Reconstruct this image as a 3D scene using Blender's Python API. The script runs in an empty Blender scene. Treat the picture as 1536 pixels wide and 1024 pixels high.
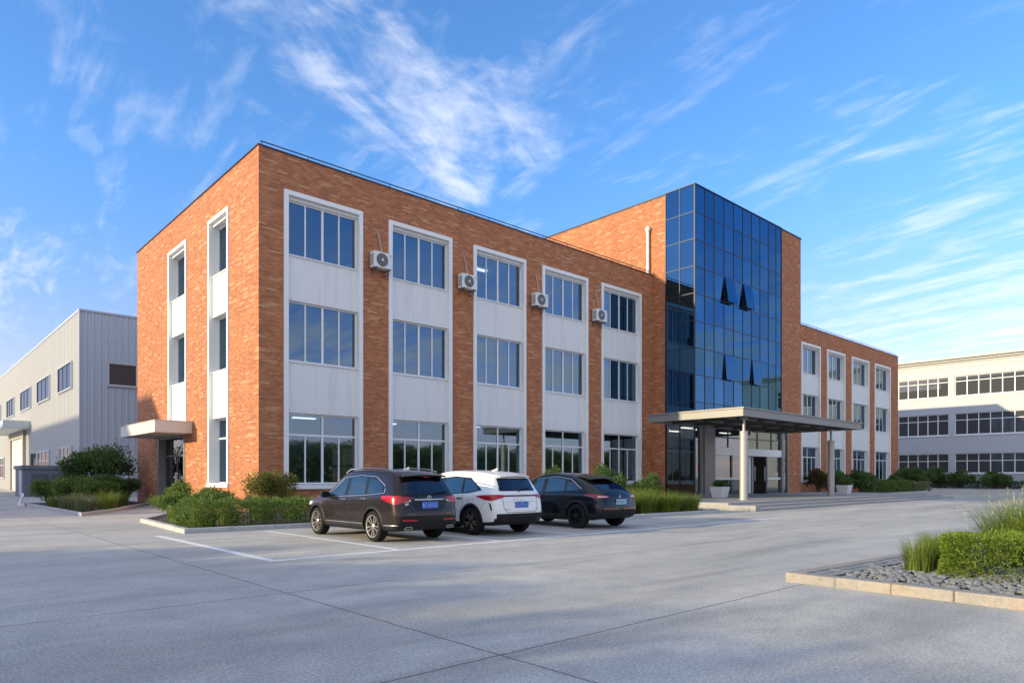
SKY_SAT, SKY_GAIN, SKY_LOW, SKY_ST, CLOUD = 1.08, (.98, 1.16, 1.36), (1.38, .89, 1.08), .15, (4.8, 4.8, 4.95, 1)
SUN_ST, SUN_COL, EXPO = 3.65, (1, .84, .53), .82
import bpy, bmesh, math, random
from mathutils import Vector, Matrix, noise
from mathutils.bvhtree import BVHTree
SC = bpy.context.scene
COL = SC.collection
rnd = random.Random(7)
R = math.radians

# ------------------------------------------------------------------ helpers
class MB:
    """collects shapes that become ONE mesh object"""
    def __init__(s): s.v = []; s.f = []; s.m = []
    def face(s, pts, m=0):
        n = len(s.v); s.v += [tuple(p) for p in pts]; s.f.append(tuple(range(n, n + len(pts)))); s.m.append(m)
    def box(s, x0, x1, y0, y1, z0, z1, m=0):
        n = len(s.v)
        s.v += [(x0,y0,z0),(x1,y0,z0),(x1,y1,z0),(x0,y1,z0),(x0,y0,z1),(x1,y0,z1),(x1,y1,z1),(x0,y1,z1)]
        for q in ((0,3,2,1),(4,5,6,7),(0,1,5,4),(1,2,6,5),(2,3,7,6),(3,0,4,7)):
            s.f.append(tuple(n + i for i in q)); s.m.append(m)
    def obox(s, mat, sx, sy, sz, m=0):
        n = len(s.v)
        for z in (-sz/2, sz/2):
            for (x, y) in ((-sx/2,-sy/2),(sx/2,-sy/2),(sx/2,sy/2),(-sx/2,sy/2)):
                s.v.append(tuple(mat @ Vector((x, y, z))))
        for q in ((0,3,2,1),(4,5,6,7),(0,1,5,4),(1,2,6,5),(2,3,7,6),(3,0,4,7)):
            s.f.append(tuple(n + i for i in q)); s.m.append(m)
    def lathe(s, prof, origin, axis='z', seg=24, m=0, caps=True):
        """prof: (radius, height) list along the axis"""
        n = len(s.v); o = Vector(origin)
        for r, h in prof:
            for i in range(seg):
                a = 2*math.pi*i/seg; c, d = r*math.cos(a), r*math.sin(a)
                p = {'z': (c, d, h), 'x': (h, c, d), 'y': (d, h, c)}[axis]
                s.v.append(tuple(o + Vector(p)))
        for j in range(len(prof) - 1):
            for i in range(seg):
                k = (i + 1) % seg
                s.f.append((n+j*seg+i, n+j*seg+k, n+(j+1)*seg+k, n+(j+1)*seg+i)); s.m.append(m)
        if caps:
            s.f.append(tuple(n + i for i in reversed(range(seg)))); s.m.append(m)
            q = n + (len(prof)-1)*seg
            s.f.append(tuple(q + i for i in range(seg))); s.m.append(m)
    def tube(s, pts, r, seg=8, m=0):
        pts = [Vector(p) for p in pts]; n = len(s.v); up0 = Vector((0.13, 0.27, 0.95))
        rr = r if isinstance(r, (list, tuple)) else [r]*len(pts)
        for i, p in enumerate(pts):
            d = (pts[min(i+1, len(pts)-1)] - pts[max(i-1, 0)]).normalized()
            a = d.cross(up0)
            if a.length < .05: a = d.cross(Vector((1, 0, 0)))
            a.normalize(); b = d.cross(a)
            for k in range(seg):
                t = 2*math.pi*k/seg
                s.v.append(tuple(p + (a*math.cos(t) + b*math.sin(t))*rr[i]))
        for j in range(len(pts)-1):
            for i in range(seg):
                k = (i+1) % seg
                s.f.append((n+j*seg+i, n+j*seg+k, n+(j+1)*seg+k, n+(j+1)*seg+i)); s.m.append(m)
        s.f.append(tuple(n+i for i in reversed(range(seg)))); s.m.append(m)
        q = n+(len(pts)-1)*seg
        s.f.append(tuple(q+i for i in range(seg))); s.m.append(m)
    def prism(s, poly, z0, z1, m=0):
        n = len(s.v); k = len(poly)
        s.v += [(x, y, z0) for x, y in poly] + [(x, y, z1) for x, y in poly]
        s.f.append(tuple(n+i for i in reversed(range(k)))); s.m.append(m)
        s.f.append(tuple(n+k+i for i in range(k))); s.m.append(m)
        for i in range(k):
            j = (i+1) % k
            s.f.append((n+i, n+j, n+k+j, n+k+i)); s.m.append(m)
    def build(s, name, mats, parent=None, smooth=False, loc=None, fix=False, bevel=0):
        me = bpy.data.meshes.new(name)
        me.from_pydata(s.v, [], s.f)
        mats = mats if isinstance(mats, (list, tuple)) else [mats]
        for mt in mats: me.materials.append(mt)
        if len(mats) > 1: me.polygons.foreach_set('material_index', s.m)
        if fix:
            bm = bmesh.new(); bm.from_mesh(me); bmesh.ops.recalc_face_normals(bm, faces=bm.faces); bm.to_mesh(me); bm.free()
        if smooth:
            me.polygons.foreach_set('use_smooth', [True]*len(me.polygons))
            me.set_sharp_from_angle(angle=R(38))
        me.update()
        o = bpy.data.objects.new(name, me); COL.objects.link(o)
        if parent: o.parent = parent
        if loc: o.location = loc
        if bevel:
            md = o.modifiers.new('bevel', 'BEVEL'); md.width = bevel; md.segments = 2; md.limit_method = 'ANGLE'
        return o

def thing(name, label, cat, loc=(0,0,0), rz=0, group=None):
    o = bpy.data.objects.new(name, None); COL.objects.link(o)
    o.location = loc; o.rotation_euler = (0, 0, rz)
    return tag(o, label, cat, group)
def tag(o, label, cat, group=None):
    o['label'] = label; o['category'] = cat; o['kind'] = 'thing'
    if group: o['group'] = group
    return o
def kind(o, k): o['kind'] = k; return o
def copy_tree(o, parent=None):
    c = o.copy(); COL.objects.link(c)
    if parent: c.parent = parent
    for ch in list(o.children): copy_tree(ch, c)
    return c

# ------------------------------------------------------------------ materials
class NT:
    def __init__(s, name):
        s.mat = bpy.data.materials.new(name); s.mat.use_nodes = True
        s.t = s.mat.node_tree; s.b = s.t.nodes['Principled BSDF']; s.out = s.t.nodes['Material Output']
    def n(s, typ, **kw):
        nd = s.t.nodes.new(typ)
        for k, v in kw.items():
            if k in nd.inputs.keys(): nd.inputs[k].default_value = v
            else: setattr(nd, k, v)
        return nd
    def l(s, a, b): s.t.links.new(a, b)
    def math(s, op, a, b=None, c=None, clamp=False):
        nd = s.t.nodes.new('ShaderNodeMath'); nd.operation = op; nd.use_clamp = clamp
        for i, q in enumerate((a, b, c)):
            if q is None: continue
            if isinstance(q, (int, float)): nd.inputs[i].default_value = q
            else: s.l(q, nd.inputs[i])
        return nd.outputs[0]
    def mix(s, fac, a, b, typ='MIX'):
        nd = s.t.nodes.new('ShaderNodeMix'); nd.data_type = 'RGBA'; nd.blend_type = typ
        for sock, q in ((nd.inputs[0], fac), (nd.inputs[6], a), (nd.inputs[7], b)):
            if isinstance(q, (int, float)): sock.default_value = q
            elif isinstance(q, tuple): sock.default_value = q if len(q) == 4 else (*q, 1)
            else: s.l(q, sock)
        return nd.outputs[2]
    def ramp(s, fac, stops):
        nd = s.t.nodes.new('ShaderNodeValToRGB'); e = nd.color_ramp.elements
        while len(e) < len(stops): e.new(.5)
        for q, (p, c) in zip(e, stops): q.position = p; q.color = (*c, 1) if len(c) == 3 else c
        s.l(fac, nd.inputs[0]); return nd.outputs[0]
    def noise(s, vec, scale, detail=4, rough=.55, dist=0):
        nd = s.n('ShaderNodeTexNoise'); nd.inputs['Scale'].default_value = scale; nd.inputs['Detail'].default_value = detail
        nd.inputs['Roughness'].default_value = rough; nd.inputs['Distortion'].default_value = dist
        if vec is not None: s.l(vec, nd.inputs['Vector'])
        return nd.outputs[0]
    def obj(s): return s.n('ShaderNodeTexCoord').outputs['Object']
    def geo(s): return s.n('ShaderNodeNewGeometry')
    def bump(s, h, strength=.3, dist=.02):
        nd = s.n('ShaderNodeBump'); nd.inputs['Strength'].default_value = strength; nd.inputs['Distance'].default_value = dist
        s.l(h, nd.inputs['Height']); s.l(nd.outputs[0], s.b.inputs['Normal'])
    def set(s, **kw):
        for k, v in kw.items(): s.b.inputs[k.replace('_', ' ')].default_value = (*v, 1) if isinstance(v, tuple) and len(v) == 3 else v
        return s

def plain(name, col, rough=.6, metal=0, var=.12, scale=3., bump=0, bscale=60, coat=0, spec=.5):
    """paint, metal, plaster: a colour with a little wear and unevenness"""
    q = NT(name); p = q.obj()
    a = q.noise(p, scale, 5, .6)
    c = q.mix(a, tuple(x*(1-var) for x in col), tuple(min(1, x*(1+var)) for x in col))
    q.l(c, q.b.inputs['Base Color'])
    q.l(q.math('MULTIPLY_ADD', a, .15, rough-.07), q.b.inputs['Roughness'])
    q.set(Metallic=metal); q.b.inputs['Specular IOR Level'].default_value = spec
    if coat: q.b.inputs['Coat Weight'].default_value = coat; q.b.inputs['Coat Roughness'].default_value = .03
    if bump: q.bump(q.noise(p, bscale, 4), bump, .01)
    return q.mat

def brick_mat():
    q = NT('brick'); p = q.obj()
    sp = q.n('ShaderNodeSeparateXYZ'); q.l(p, sp.inputs[0])
    cb = q.n('ShaderNodeCombineXYZ'); q.l(q.math('SUBTRACT', sp.outputs[0], sp.outputs[1]), cb.inputs[0]); q.l(sp.outputs[2], cb.inputs[1])
    def br(w, h, mortar, off=.5):
        b = q.n('ShaderNodeTexBrick'); q.l(cb.outputs[0], b.inputs['Vector'])
        b.inputs['Color1'].default_value = (0,0,0,1); b.inputs['Color2'].default_value = (1,1,1,1); b.inputs['Mortar'].default_value = (.5,.5,.5,1)
        b.inputs['Scale'].default_value = 1; b.inputs['Mortar Size'].default_value = mortar; b.inputs['Bias'].default_value = 0
        b.inputs['Brick Width'].default_value = w; b.inputs['Row Height'].default_value = h; b.offset = off; b.inputs['Mortar Smooth'].default_value = .3
        return b
    b1 = br(.25, .080, .009); b2 = br(.46, .080, .0, .37); b3 = br(.36, .080, .0, .61)
    c = q.ramp(b1.outputs['Color'], [(0, (.34,.115,.049)), (.45, (.455,.162,.065)), (.8, (.51,.19,.077)), (1, (.58,.245,.108))])
    l2 = q.ramp(b2.outputs['Color'], [(.915, (0,0,0)), (.94, (1,1,1))])
    l3 = q.ramp(b3.outputs['Color'], [(.06, (1,1,1)), (.09, (0,0,0))])
    c = q.mix(q.math('MULTIPLY', l2, .70), c, (.66,.38,.215))
    c = q.mix(q.math('MULTIPLY', l3, .55), c, (.28,.088,.042))
    big = q.noise(p, .35, 4)
    c = q.mix(q.math('MULTIPLY', big, .35), c, (.34,.118,.045))
    st = q.n('ShaderNodeMapping'); st.inputs['Scale'].default_value = (1.6, 1.6, .12); q.l(p, st.inputs[0])
    stn = q.ramp(q.noise(st.outputs[0], 1.2, 6), [(.52, (0,0,0)), (.75, (1,1,1))])
    c = q.mix(q.math('MULTIPLY', stn, .22), c, (.20,.075,.045))
    fine = q.noise(p, 55, 3)
    c = q.mix(.25, c, q.ramp(fine, [(.3, (.2,.2,.2)), (.7, (.9,.9,.9))]), 'OVERLAY')
    c = q.mix(b1.outputs['Fac'], c, (.30,.19,.14))
    q.l(c, q.b.inputs['Base Color']); q.set(Roughness=.88)
    q.b.inputs['Specular IOR Level'].default_value = .25
    h = q.math('ADD', q.math('MULTIPLY', b1.outputs['Fac'], -1), q.math('MULTIPLY', fine, .4))
    q.bump(h, .5, .012)
    return q.mat

def plaster_mat(name, col, streak=.3):
    """white render with grime streaks that run down from the sills"""
    q = NT(name); p = q.obj()
    m = q.n('ShaderNodeMapping'); m.inputs['Scale'].default_value = (4.5, 4.5, .28); q.l(p, m.inputs[0])
    a = q.ramp(q.noise(m.outputs[0], 1.3, 6, .62), [(.5, (0,0,0)), (.78, (1,1,1))])
    b = q.noise(p, 1.1, 5)
    c = q.mix(b, tuple(x*.93 for x in col), col)
    c = q.mix(q.math('MULTIPLY', a, streak), c, tuple(x*y for x, y in zip(col, (.62,.60,.53))))
    q.l(c, q.b.inputs['Base Color']); q.set(Roughness=.8); q.bump(q.noise(p, 45, 4), .12, .01)
    return q.mat

def concrete_mat():
    q = NT('concrete_ground'); p = q.obj()
    m = q.n('ShaderNodeMapping'); m.inputs['Scale'].default_value = (.22, 1.1, 1); m.vector_type = 'POINT'; q.l(p, m.inputs[0])
    big = q.noise(m.outputs[0], .55, 6, .6, .6)
    mid = q.noise(p, 1.7, 6, .65); fine = q.noise(p, 34, 4, .7); grit = q.noise(p, 130, 2, .6)
    c = q.ramp(big, [(.30, (.33,.312,.275)), (.48, (.455,.43,.378)), (.70, (.57,.532,.462))])
    c = q.mix(q.math('MULTIPLY', q.ramp(mid, [(.35, (1,1,1)), (.6, (0,0,0))]), .34), c, (.235,.232,.23))
    c = q.mix(.7, c, q.ramp(fine, [(.3, (.22,.22,.22)), (.72, (.80,.80,.80))]), 'OVERLAY')
    c = q.mix(.6, c, q.ramp(grit, [(.3, (.3,.3,.3)), (.7, (.72,.72,.72))]), 'OVERLAY')
    vo = q.n('ShaderNodeTexVoronoi'); vo.inputs['Scale'].default_value = .45; vo.feature = 'F1'; q.l(p, vo.inputs['Vector'])
    spots = q.ramp(vo.outputs['Distance'], [(.05, (1,1,1)), (.16, (0,0,0))])
    c = q.mix(q.math('MULTIPLY', q.math('MULTIPLY', spots, q.ramp(mid, [(.45,(0,0,0)),(.6,(1,1,1))])), .35), c, (.13,.125,.12))
    sp = q.n('ShaderNodeSeparateXYZ'); q.l(p, sp.inputs[0])
    # each slab was poured on its own day
    cell = q.n('ShaderNodeCombineXYZ')
    q.l(q.math('FLOOR', q.math('DIVIDE', q.math('ADD', sp.outputs[0], 7.02), 12.0)), cell.inputs[0]); q.l(q.math('FLOOR', q.math('DIVIDE', q.math('ADD', sp.outputs[1], 18.15), 4.2)), cell.inputs[1])
    wn = q.n('ShaderNodeTexWhiteNoise'); q.l(cell.outputs[0], wn.inputs['Vector'])
    c = q.mix(1, c, q.ramp(wn.outputs['Value'], [(0, (.93,.93,.93)), (1, (1,1,1))]), 'MULTIPLY')
    # hairline cracks and oil drips
    wp = q.n('ShaderNodeVectorMath', operation='MULTIPLY_ADD'); q.l(q.n('ShaderNodeTexNoise', Scale=1.4, Detail=5.0).outputs['Color'], wp.inputs[0]); wp.inputs[1].default_value = (.9,.9,0); q.l(p, wp.inputs[2])
    ck = q.n('ShaderNodeTexVoronoi'); ck.feature = 'DISTANCE_TO_EDGE'; ck.inputs['Scale'].default_value = .13; q.l(wp.outputs[0], ck.inputs['Vector'])
    crack = q.math('MULTIPLY', q.math('LESS_THAN', ck.outputs['Distance'], .0007), q.ramp(big, [(.48,(0,0,0)),(.52,(1,1,1))]))
    c = q.mix(q.math('MULTIPLY', crack, .16), c, (.09,.087,.083))
    # expansion joints
    wob = q.math('MULTIPLY', q.math('SUBTRACT', q.noise(p, 3, 4), .5), .05)
    def joint(s, off, pitch, w):
        t = q.math('ADD', q.math('SUBTRACT', s, off), wob)
        t = q.math('ABSOLUTE', q.math('SUBTRACT', q.math('FRACT', q.math('ADD', q.math('DIVIDE', t, pitch), .5)), .5))
        return q.math('LESS_THAN', q.math('MULTIPLY', t, pitch), w)
    j = q.math('MAXIMUM', joint(sp.outputs[1], -18.15, 4.2, .011), joint(sp.outputs[0], -7.02, 12.0, .011))
    c = q.mix(q.math('MULTIPLY', j, .8), c, (.07,.068,.065))
    q.l(c, q.b.inputs['Base Color']); q.b.inputs['Specular IOR Level'].default_value = .3
    q.l(q.math('MULTIPLY_ADD', mid, .25, .62), q.b.inputs['Roughness'])
    h = q.math('ADD', q.math('ADD', q.math('MULTIPLY', fine, .6), q.math('MULTIPLY', grit, .5)), q.math('MULTIPLY', j, -1.5))
    q.bump(h, .35, .012)
    return q.mat

def paint_line_mat():
    q = NT('road_paint'); p = q.obj()
    w = q.ramp(q.noise(p, 9, 6, .7), [(.36, (0,0,0)), (.56, (1,1,1))])
    c = q.mix(q.math('MULTIPLY_ADD', w, .35, .65), (.36,.35,.33), (.76,.75,.72))
    q.l(c, q.b.inputs['Base Color']); q.set(Roughness=.7); q.bump(q.noise(p, 60, 3), .2, .01)
    return q.mat

def leaf_mat(name, dark, mid, light, trans=.28):
    q = NT(name); g = q.geo()
    oi = q.n('ShaderNodeObjectInfo')
    big = q.noise(q.obj(), 2.2, 3)
    f = q.math('MULTIPLY_ADD', g.outputs['Random Per Island'], .62, q.math('MULTIPLY_ADD', big, .55, -.12))
    f = q.math('ADD', f, q.math('MULTIPLY_ADD', oi.outputs['Random'], .16, -.08))
    c = q.ramp(f, [(.08, dark), (.5, mid), (.95, light)])
    q.l(c, q.b.inputs['Base Color']); q.set(Roughness=.55); q.b.inputs['Specular IOR Level'].default_value = .35
    tr = q.n('ShaderNodeBsdfTranslucent'); q.l(q.mix(.5, c, (.25,.34,.04), 'MIX'), tr.inputs['Color'])
    mx = q.n('ShaderNodeMixShader'); mx.inputs[0].default_value = trans
    q.l(q.b.outputs[0], mx.inputs[1]); q.l(tr.outputs[0], mx.inputs[2]); q.l(mx.outputs[0], q.out.inputs[0])
    return q.mat

def glass_mat(name, tint, refl, base=.1, gl=(1,1,1), tilt=0, f0=None):
    """see-through pane with a reflective coating"""
    q = NT(name)
    tr = q.n('ShaderNodeBsdfTransparent'); tr.inputs[0].default_value = (*tint, 1)
    gs = q.n('ShaderNodeBsdfGlossy'); gs.inputs['Color'].default_value = (*gl, 1); gs.inputs['Roughness'].default_value = .03
    fr = q.n('ShaderNodeFresnel'); fr.inputs[0].default_value = 1.5
    fac = q.math('MULTIPLY_ADD', fr.outputs[0], 1-refl, refl, clamp=True)
    if tilt:
        bp = q.n('ShaderNodeBump'); bp.inputs['Strength'].default_value = tilt; bp.inputs['Distance'].default_value = .02
        q.l(q.noise(q.obj(), .9, 1), bp.inputs['Height']); q.l(bp.outputs[0], gs.inputs['Normal'])
    mx = q.n('ShaderNodeMixShader'); q.l(fac, mx.inputs[0]); q.l(tr.outputs[0], mx.inputs[1]); q.l(gs.outputs[0], mx.inputs[2])
    q.l(mx.outputs[0], q.out.inputs[0]); return q.mat

def mirror_glass_mat(name, dark, gl, refl, tilt=.03):
    """opaque tinted curtain-wall glass"""
    q = NT(name); p = q.obj()
    df = q.n('ShaderNodeBsdfDiffuse'); df.inputs[0].default_value = (*dark, 1)
    gs = q.n('ShaderNodeBsdfGlossy'); gs.inputs['Roughness'].default_value = .01
    g = q.geo()
    q.l(q.mix(g.outputs['Random Per Island'], tuple(x*.86 for x in gl), tuple(min(1, x*1.08) for x in gl)), gs.inputs['Color'])
    bp = q.n('ShaderNodeBump'); bp.inputs['Strength'].default_value = tilt; bp.inputs['Distance'].default_value = .02
    q.l(q.noise(p, .8, 1), bp.inputs['Height']); q.l(bp.outputs[0], gs.inputs['Normal'])
    fr = q.n('ShaderNodeFresnel'); fr.inputs[0].default_value = 1.6
    fac = q.math('MULTIPLY_ADD', fr.outputs[0], 1-refl, refl, clamp=True)
    mx = q.n('ShaderNodeMixShader'); q.l(fac, mx.inputs[0]); q.l(df.outputs[0], mx.inputs[1]); q.l(gs.outputs[0], mx.inputs[2])
    q.l(mx.outputs[0], q.out.inputs[0]); return q.mat

def emit_mat(name, col, st):
    q = NT(name); e = q.n('ShaderNodeEmission'); e.inputs[0].default_value = (*col, 1); e.inputs[1].default_value = st
    q.l(e.outputs[0], q.out.inputs[0]); return q.mat

def granite_mat():
    q = NT('granite_kerb'); p = q.obj()
    oi = q.noise(p, 1.3, 2); sp = q.noise(p, 170, 3, .7); md = q.noise(p, 14, 6, .7)
    c = q.ramp(oi, [(.35, (.275,.255,.23)), (.55, (.32,.285,.24)), (.7, (.34,.275,.21))])
    c = q.mix(.75, c, q.ramp(sp, [(.32, (.12,.12,.12)), (.5, (.5,.5,.5)), (.7, (.85,.85,.85))]), 'OVERLAY')
    c = q.mix(q.math('MULTIPLY', q.ramp(md, [(.45, (0,0,0)), (.7, (1,1,1))]), .5), c, (.17,.145,.115))
    q.l(c, q.b.inputs['Base Color']); q.set(Roughness=.8); q.bump(q.math('ADD', sp, md), .45, .008)
    return q.mat
M = dict(
    brick=brick_mat(), plaster=plaster_mat('white_render', (.76,.765,.755), .42), trim=plain('white_trim', (.78,.78,.77), .6, var=.06),
    ground=concrete_mat(), line=paint_line_mat(),
    alu=plain('white_aluminium', (.72,.73,.74), .35, .1, .05), dark_metal=plain('dark_metal', (.045,.05,.06), .45, .6),
    steel=plain('canopy_steel', (.225,.222,.215), .5, .3, .16, 2.2), beam=plain('beam_steel', (.12,.12,.12), .5, .5), col=plain('column_cladding', (.40,.385,.36), .42, .3, .1),
    stone=plain('porch_stone', (.31,.30,.285), .75, 0, .2, 4, .25), kerb=plain('concrete_kerb', (.40,.395,.385), .8, 0, .25, 5, .3),
    granite=granite_mat(), paver=plain('slate_paver', (.20,.20,.205), .8, 0, .3, 8, .3),
    soil=plain('soil', (.075,.055,.04), .95, 0, .4, 14, .6, 30), gravel=plain('slate_gravel', (.17,.175,.185), .75, 0, .45, 3, .4, 60),
    roof=plain('roof_felt', (.16,.16,.165), .9), interior=plain('interior_wall', (.22,.22,.215), .8), floor_in=plain('interior_floor', (.16,.15,.14), .6),
    ceil=plain('interior_ceiling', (.5,.5,.48), .8), blind=plain('window_blind', (.36,.42,.46), .7), curtain=plain('pale_curtain', (.62,.64,.64), .8),
    pane=glass_mat('window_glass', (.26,.31,.35), .24, gl=(.40,.56,.72), tilt=.05), pane_dark=glass_mat('entrance_glass', (.34,.37,.37), .20, gl=(.55,.62,.68), tilt=.015),
    wall_glass=mirror_glass_mat('curtain_wall_glass', (.004,.010,.024), (.056,.135,.23), .80, .03),
    lamp=emit_mat('ceiling_lamp', (1,.95,.86), 2.2),
    siding=plain('grey_siding', (.50,.495,.485), .55, .1, .06), siding_blue=plain('ribbed_siding', (.42,.48,.545), .5, .1, .08),
    shed=plain('shed_paint', (.13,.155,.20), .6, .1, .15), white_wall=plaster_mat('white_wall', (.46,.475,.485), .12), far_pane=mirror_glass_mat('far_glass', (.055,.062,.066), (.45,.52,.60), .06, .01),
    ac=plain('ac_casing', (.70,.70,.68), .5, 0, .06), ac_dark=plain('ac_grille', (.10,.105,.11), .55), pipe=plain('insulated_pipe', (.45,.42,.40), .7), white_pipe=plain('white_pipe', (.74,.73,.70), .5),
    pot=plain('white_planter', (.66,.66,.65), .5), bark=plain('bark', (.10,.075,.055), .9, 0, .3, 12, .6, 30),
    leaf=leaf_mat('leaf_green', (0.0361,0.0721,0.0155), (0.1005,0.1752,0.0361), (0.2293,0.3091,0.0644)),
    leaf_dark=leaf_mat('leaf_dark', (0.0239,0.0568,0.0164), (0.0673,0.1346,0.0389), (0.1480,0.2302,0.0673)),
    leaf_lime=leaf_mat('leaf_lime', (0.060,0.102,0.010), (0.150,0.216,0.019), (0.288,0.360,0.042), .32),
    leaf_grey=leaf_mat('leaf_grey', (0.058,0.075,0.039), (0.150,0.176,0.094), (0.286,0.305,0.169)),
    leaf_olive=leaf_mat('leaf_olive', (0.057,0.063,0.011), (0.132,0.121,0.023), (0.253,0.218,0.052)),
    blade=leaf_mat('grass_blade', (.045,.085,.012), (.13,.19,.028), (.30,.33,.07), .35), seed=leaf_mat('seed_head', (.30,.27,.16), (.48,.45,.30), (.68,.64,.48), .3),
    rust=leaf_mat('leaf_rust', (.03,.018,.012), (.085,.045,.026), (.15,.085,.045)),
)
# ------------------------------------------------------------------ the brick building
class Face:
    """wall coordinates: u along the wall, n inward from its face, z up"""
    def __init__(s, axis, off): s.a = axis; s.o = off
    def box(s, mb, u0, u1, n0, n1, z0, z1, m=0):
        if s.a == 'y': mb.box(u0, u1, s.o+n0, s.o+n1, z0, z1, m)
        else: mb.box(s.o+n0, s.o+n1, u0, u1, z0, z1, m)
    def quad(s, mb, u0, u1, n, z0, z1, m=0):
        if s.a == 'y': mb.face([(u0,s.o+n,z0),(u1,s.o+n,z0),(u1,s.o+n,z1),(u0,s.o+n,z1)], m)
        else: mb.face([(s.o+n,u1,z0),(s.o+n,u0,z0),(s.o+n,u0,z1),(s.o+n,u1,z1)], m)

def make_window(F, parent, u0, u1, z0, z1, n, cols, transom=None, top_cols=None, fw=.065, bar=.05, mat=None, glass=None, name='window', blind=0):
    """frame with its glazing bars; the panes are one child mesh"""
    mat = mat or M['alu']; glass = glass or M['pane']
    b = MB()
    F.box(b, u0, u1, n-.03, n+.05, z0, z0+fw); F.box(b, u0, u1, n-.03, n+.05, z1-fw, z1)
    F.box(b, u0, u0+fw, n-.03, n+.05, z0+fw, z1-fw); F.box(b, u1-fw, u1, n-.03, n+.05, z0+fw, z1-fw)
    zt = transom if transom else z1-fw
    if transom: F.box(b, u0+fw, u1-fw, n-.026, n+.046, zt-bar*.8, zt+bar*.8)
    cw = (u1-u0-2*fw)/cols
    for i in range(1, cols):
        w = bar*(1.0 if i*2 == cols or cols > 6 else .62); u = u0+fw+cw*i
        F.box(b, u-w, u+w, n-.022+(.0 if i*2 == cols else .008), n+.04, z0+fw, zt-(bar*.8 if transom else 0))
    if transom:
        tc = top_cols or cols; cw2 = (u1-u0-2*fw)/tc
        for i in range(1, tc):
            u = u0+fw+cw2*i; F.box(b, u-bar*.8, u+bar*.8, n-.022, n+.04, zt+bar*.8, z1-fw)
    w = b.build(name, mat, parent)
    g = MB(); gw = (u1-u0)/cols
    for i in range(cols):
        F.quad(g, u0+.03+(gw-.0)*i if i == 0 else u0+gw*i, u0+gw*(i+1)-(.03 if i == cols-1 else 0), n+.015+.004*rnd.random(), z0+.03, zt)
    if transom: F.quad(g, u0+.03, u1-.03, n+.017, zt, z1-.03)
    g.build('pane', glass, w)
    if blind:
        k = MB(); z = z0+.1 if blind > 1 else z0+(z1-z0)*(1-blind)
        a = u0+fw+(u1-u0)*.5*rnd.choice((0, 1)) if blind < 1 else u0+fw
        e = a+(u1-u0)*.46 if blind < 1 else u1-fw
        zz = zt-.03
        nsl = int((zz-z)/.055)
        for i in range(nsl):
            F.box(k, a, e, n+.10, n+.135, zz-.055*i-.045, zz-.055*i)
        k.build('blind', M['blind'], w)
    return w

bld = thing('brick_office_building', 'three-storey red brick office building with white window bays and a blue glass entrance tower', 'building')
ROOF, TOW, TX0, TX1, TX2, TY = 14.60, 19.60, 26.03, 37.37, 40.49, -3.09
front = Face('y', 0.0); left = Face('x', 0.0)
STR = [(1.04,4.60),(5.97,9.53),(10.92,14.52),(15.80,19.55),(20.81,24.68)]
WING = [(47.25,51.04),(52.46,56.45),(58.05,62.37),(63.90,68.27)]
ZB, ZT = 1.0, 13.13
w = MB()
def pier_row(x0, x1, strips):
    w.box(x0, x1, 0, .4, 0, ZB); w.box(x0, x1, 0, .4, ZT, ROOF)
    e = [x0]+[q for s in strips for q in s]+[x1]
    for i in range(0, len(e), 2): w.box(e[i], e[i+1], 0, .4, ZB, ZT)
pier_row(0, TX0, STR); pier_row(TX2, 70.66, WING)
for (y0, y1, z0, z1) in ((.4,3.2,0,13.1),(3.2,5.68,0,1.1),(5.68,8.78,0,13.1),(8.78,9.0,0,3.7),(8.78,11.67,3.7,4.2),(13.6,17.3,0,3.7),(11.67,17.3,3.7,13.1),(.4,17.3,13.1,ROOF)):
    w.box(0, .55, y0, y1, z0, z1)
w.box(0, 70.66, 17.3, 17.7, 0, ROOF); w.box(70.26, 70.66, .4, 17.3, 0, ROOF)
w.box(TX0, TX0+.4, -.93, 14, 0, TOW-.06)                      # tower, left wall
w.box(TX1, TX2, TY, TY+.4, 4.8, TOW-.06); w.box(38.45, TX2, TY, TY+.4, 0, 4.8)
w.box(TX2-.4, TX2, TY+.4, 14, 0, TOW-.06); w.box(TX0+.4, TX2-.4, 13.6, 14, 0, TOW-.06)
w.build('wall', M['brick'], bld)
r = MB()
r.box(.55, TX0, .4, 17.3, 13.9, 14.1); r.box(TX2, 70.26, .4, 17.3, 13.9, 14.1)
r.box(TX0+.41, TX2-.41, TY+.6, 13.59, 19.0, 19.2)
r.build('roof', M['roof'], bld)
c = MB()                                                       # thin metal coping on the parapets
c.box(-.05, TX0-.01, -.05, .45, ROOF, ROOF+.04); c.box(-.05, .60, .45, 17.75, ROOF, ROOF+.04)
c.box(TX2+.01, 70.71, -.05, .45, ROOF, ROOF+.04); c.box(70.21, 70.71, .45, 17.75, ROOF, ROOF+.04)
c.box(TX0-.05, TX0+.45, -.93, 14.05, TOW-.06, TOW+.03); c.box(TX1+.03, TX2+.05, TY-.05, TY+.45, TOW-.06, TOW+.03); c.box(TX2-.45, TX2+.05, TY+.45, 14.05, TOW-.06, TOW+.03)
c.build('parapet_coping', M['dark_metal'], bld)
def rail(x0, x1, name):
    b = MB(); b.tube([(x0, .10, ROOF+.23), (x1, .10, ROOF+.23)], .024); n = int((x1-x0)/1.9)
    for i in range(n+1):
        x = x0+.05+(x1-x0-.1)*i/n; b.tube([(x, .10, ROOF+.05), (x, .10, ROOF+.23)], .016)
    return b.build(name, M['dark_metal'], bld)
rail(.1, 25.9, 'roof_rail'); rail(TX2+.15, 70.4, 'roof_rail')

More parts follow.
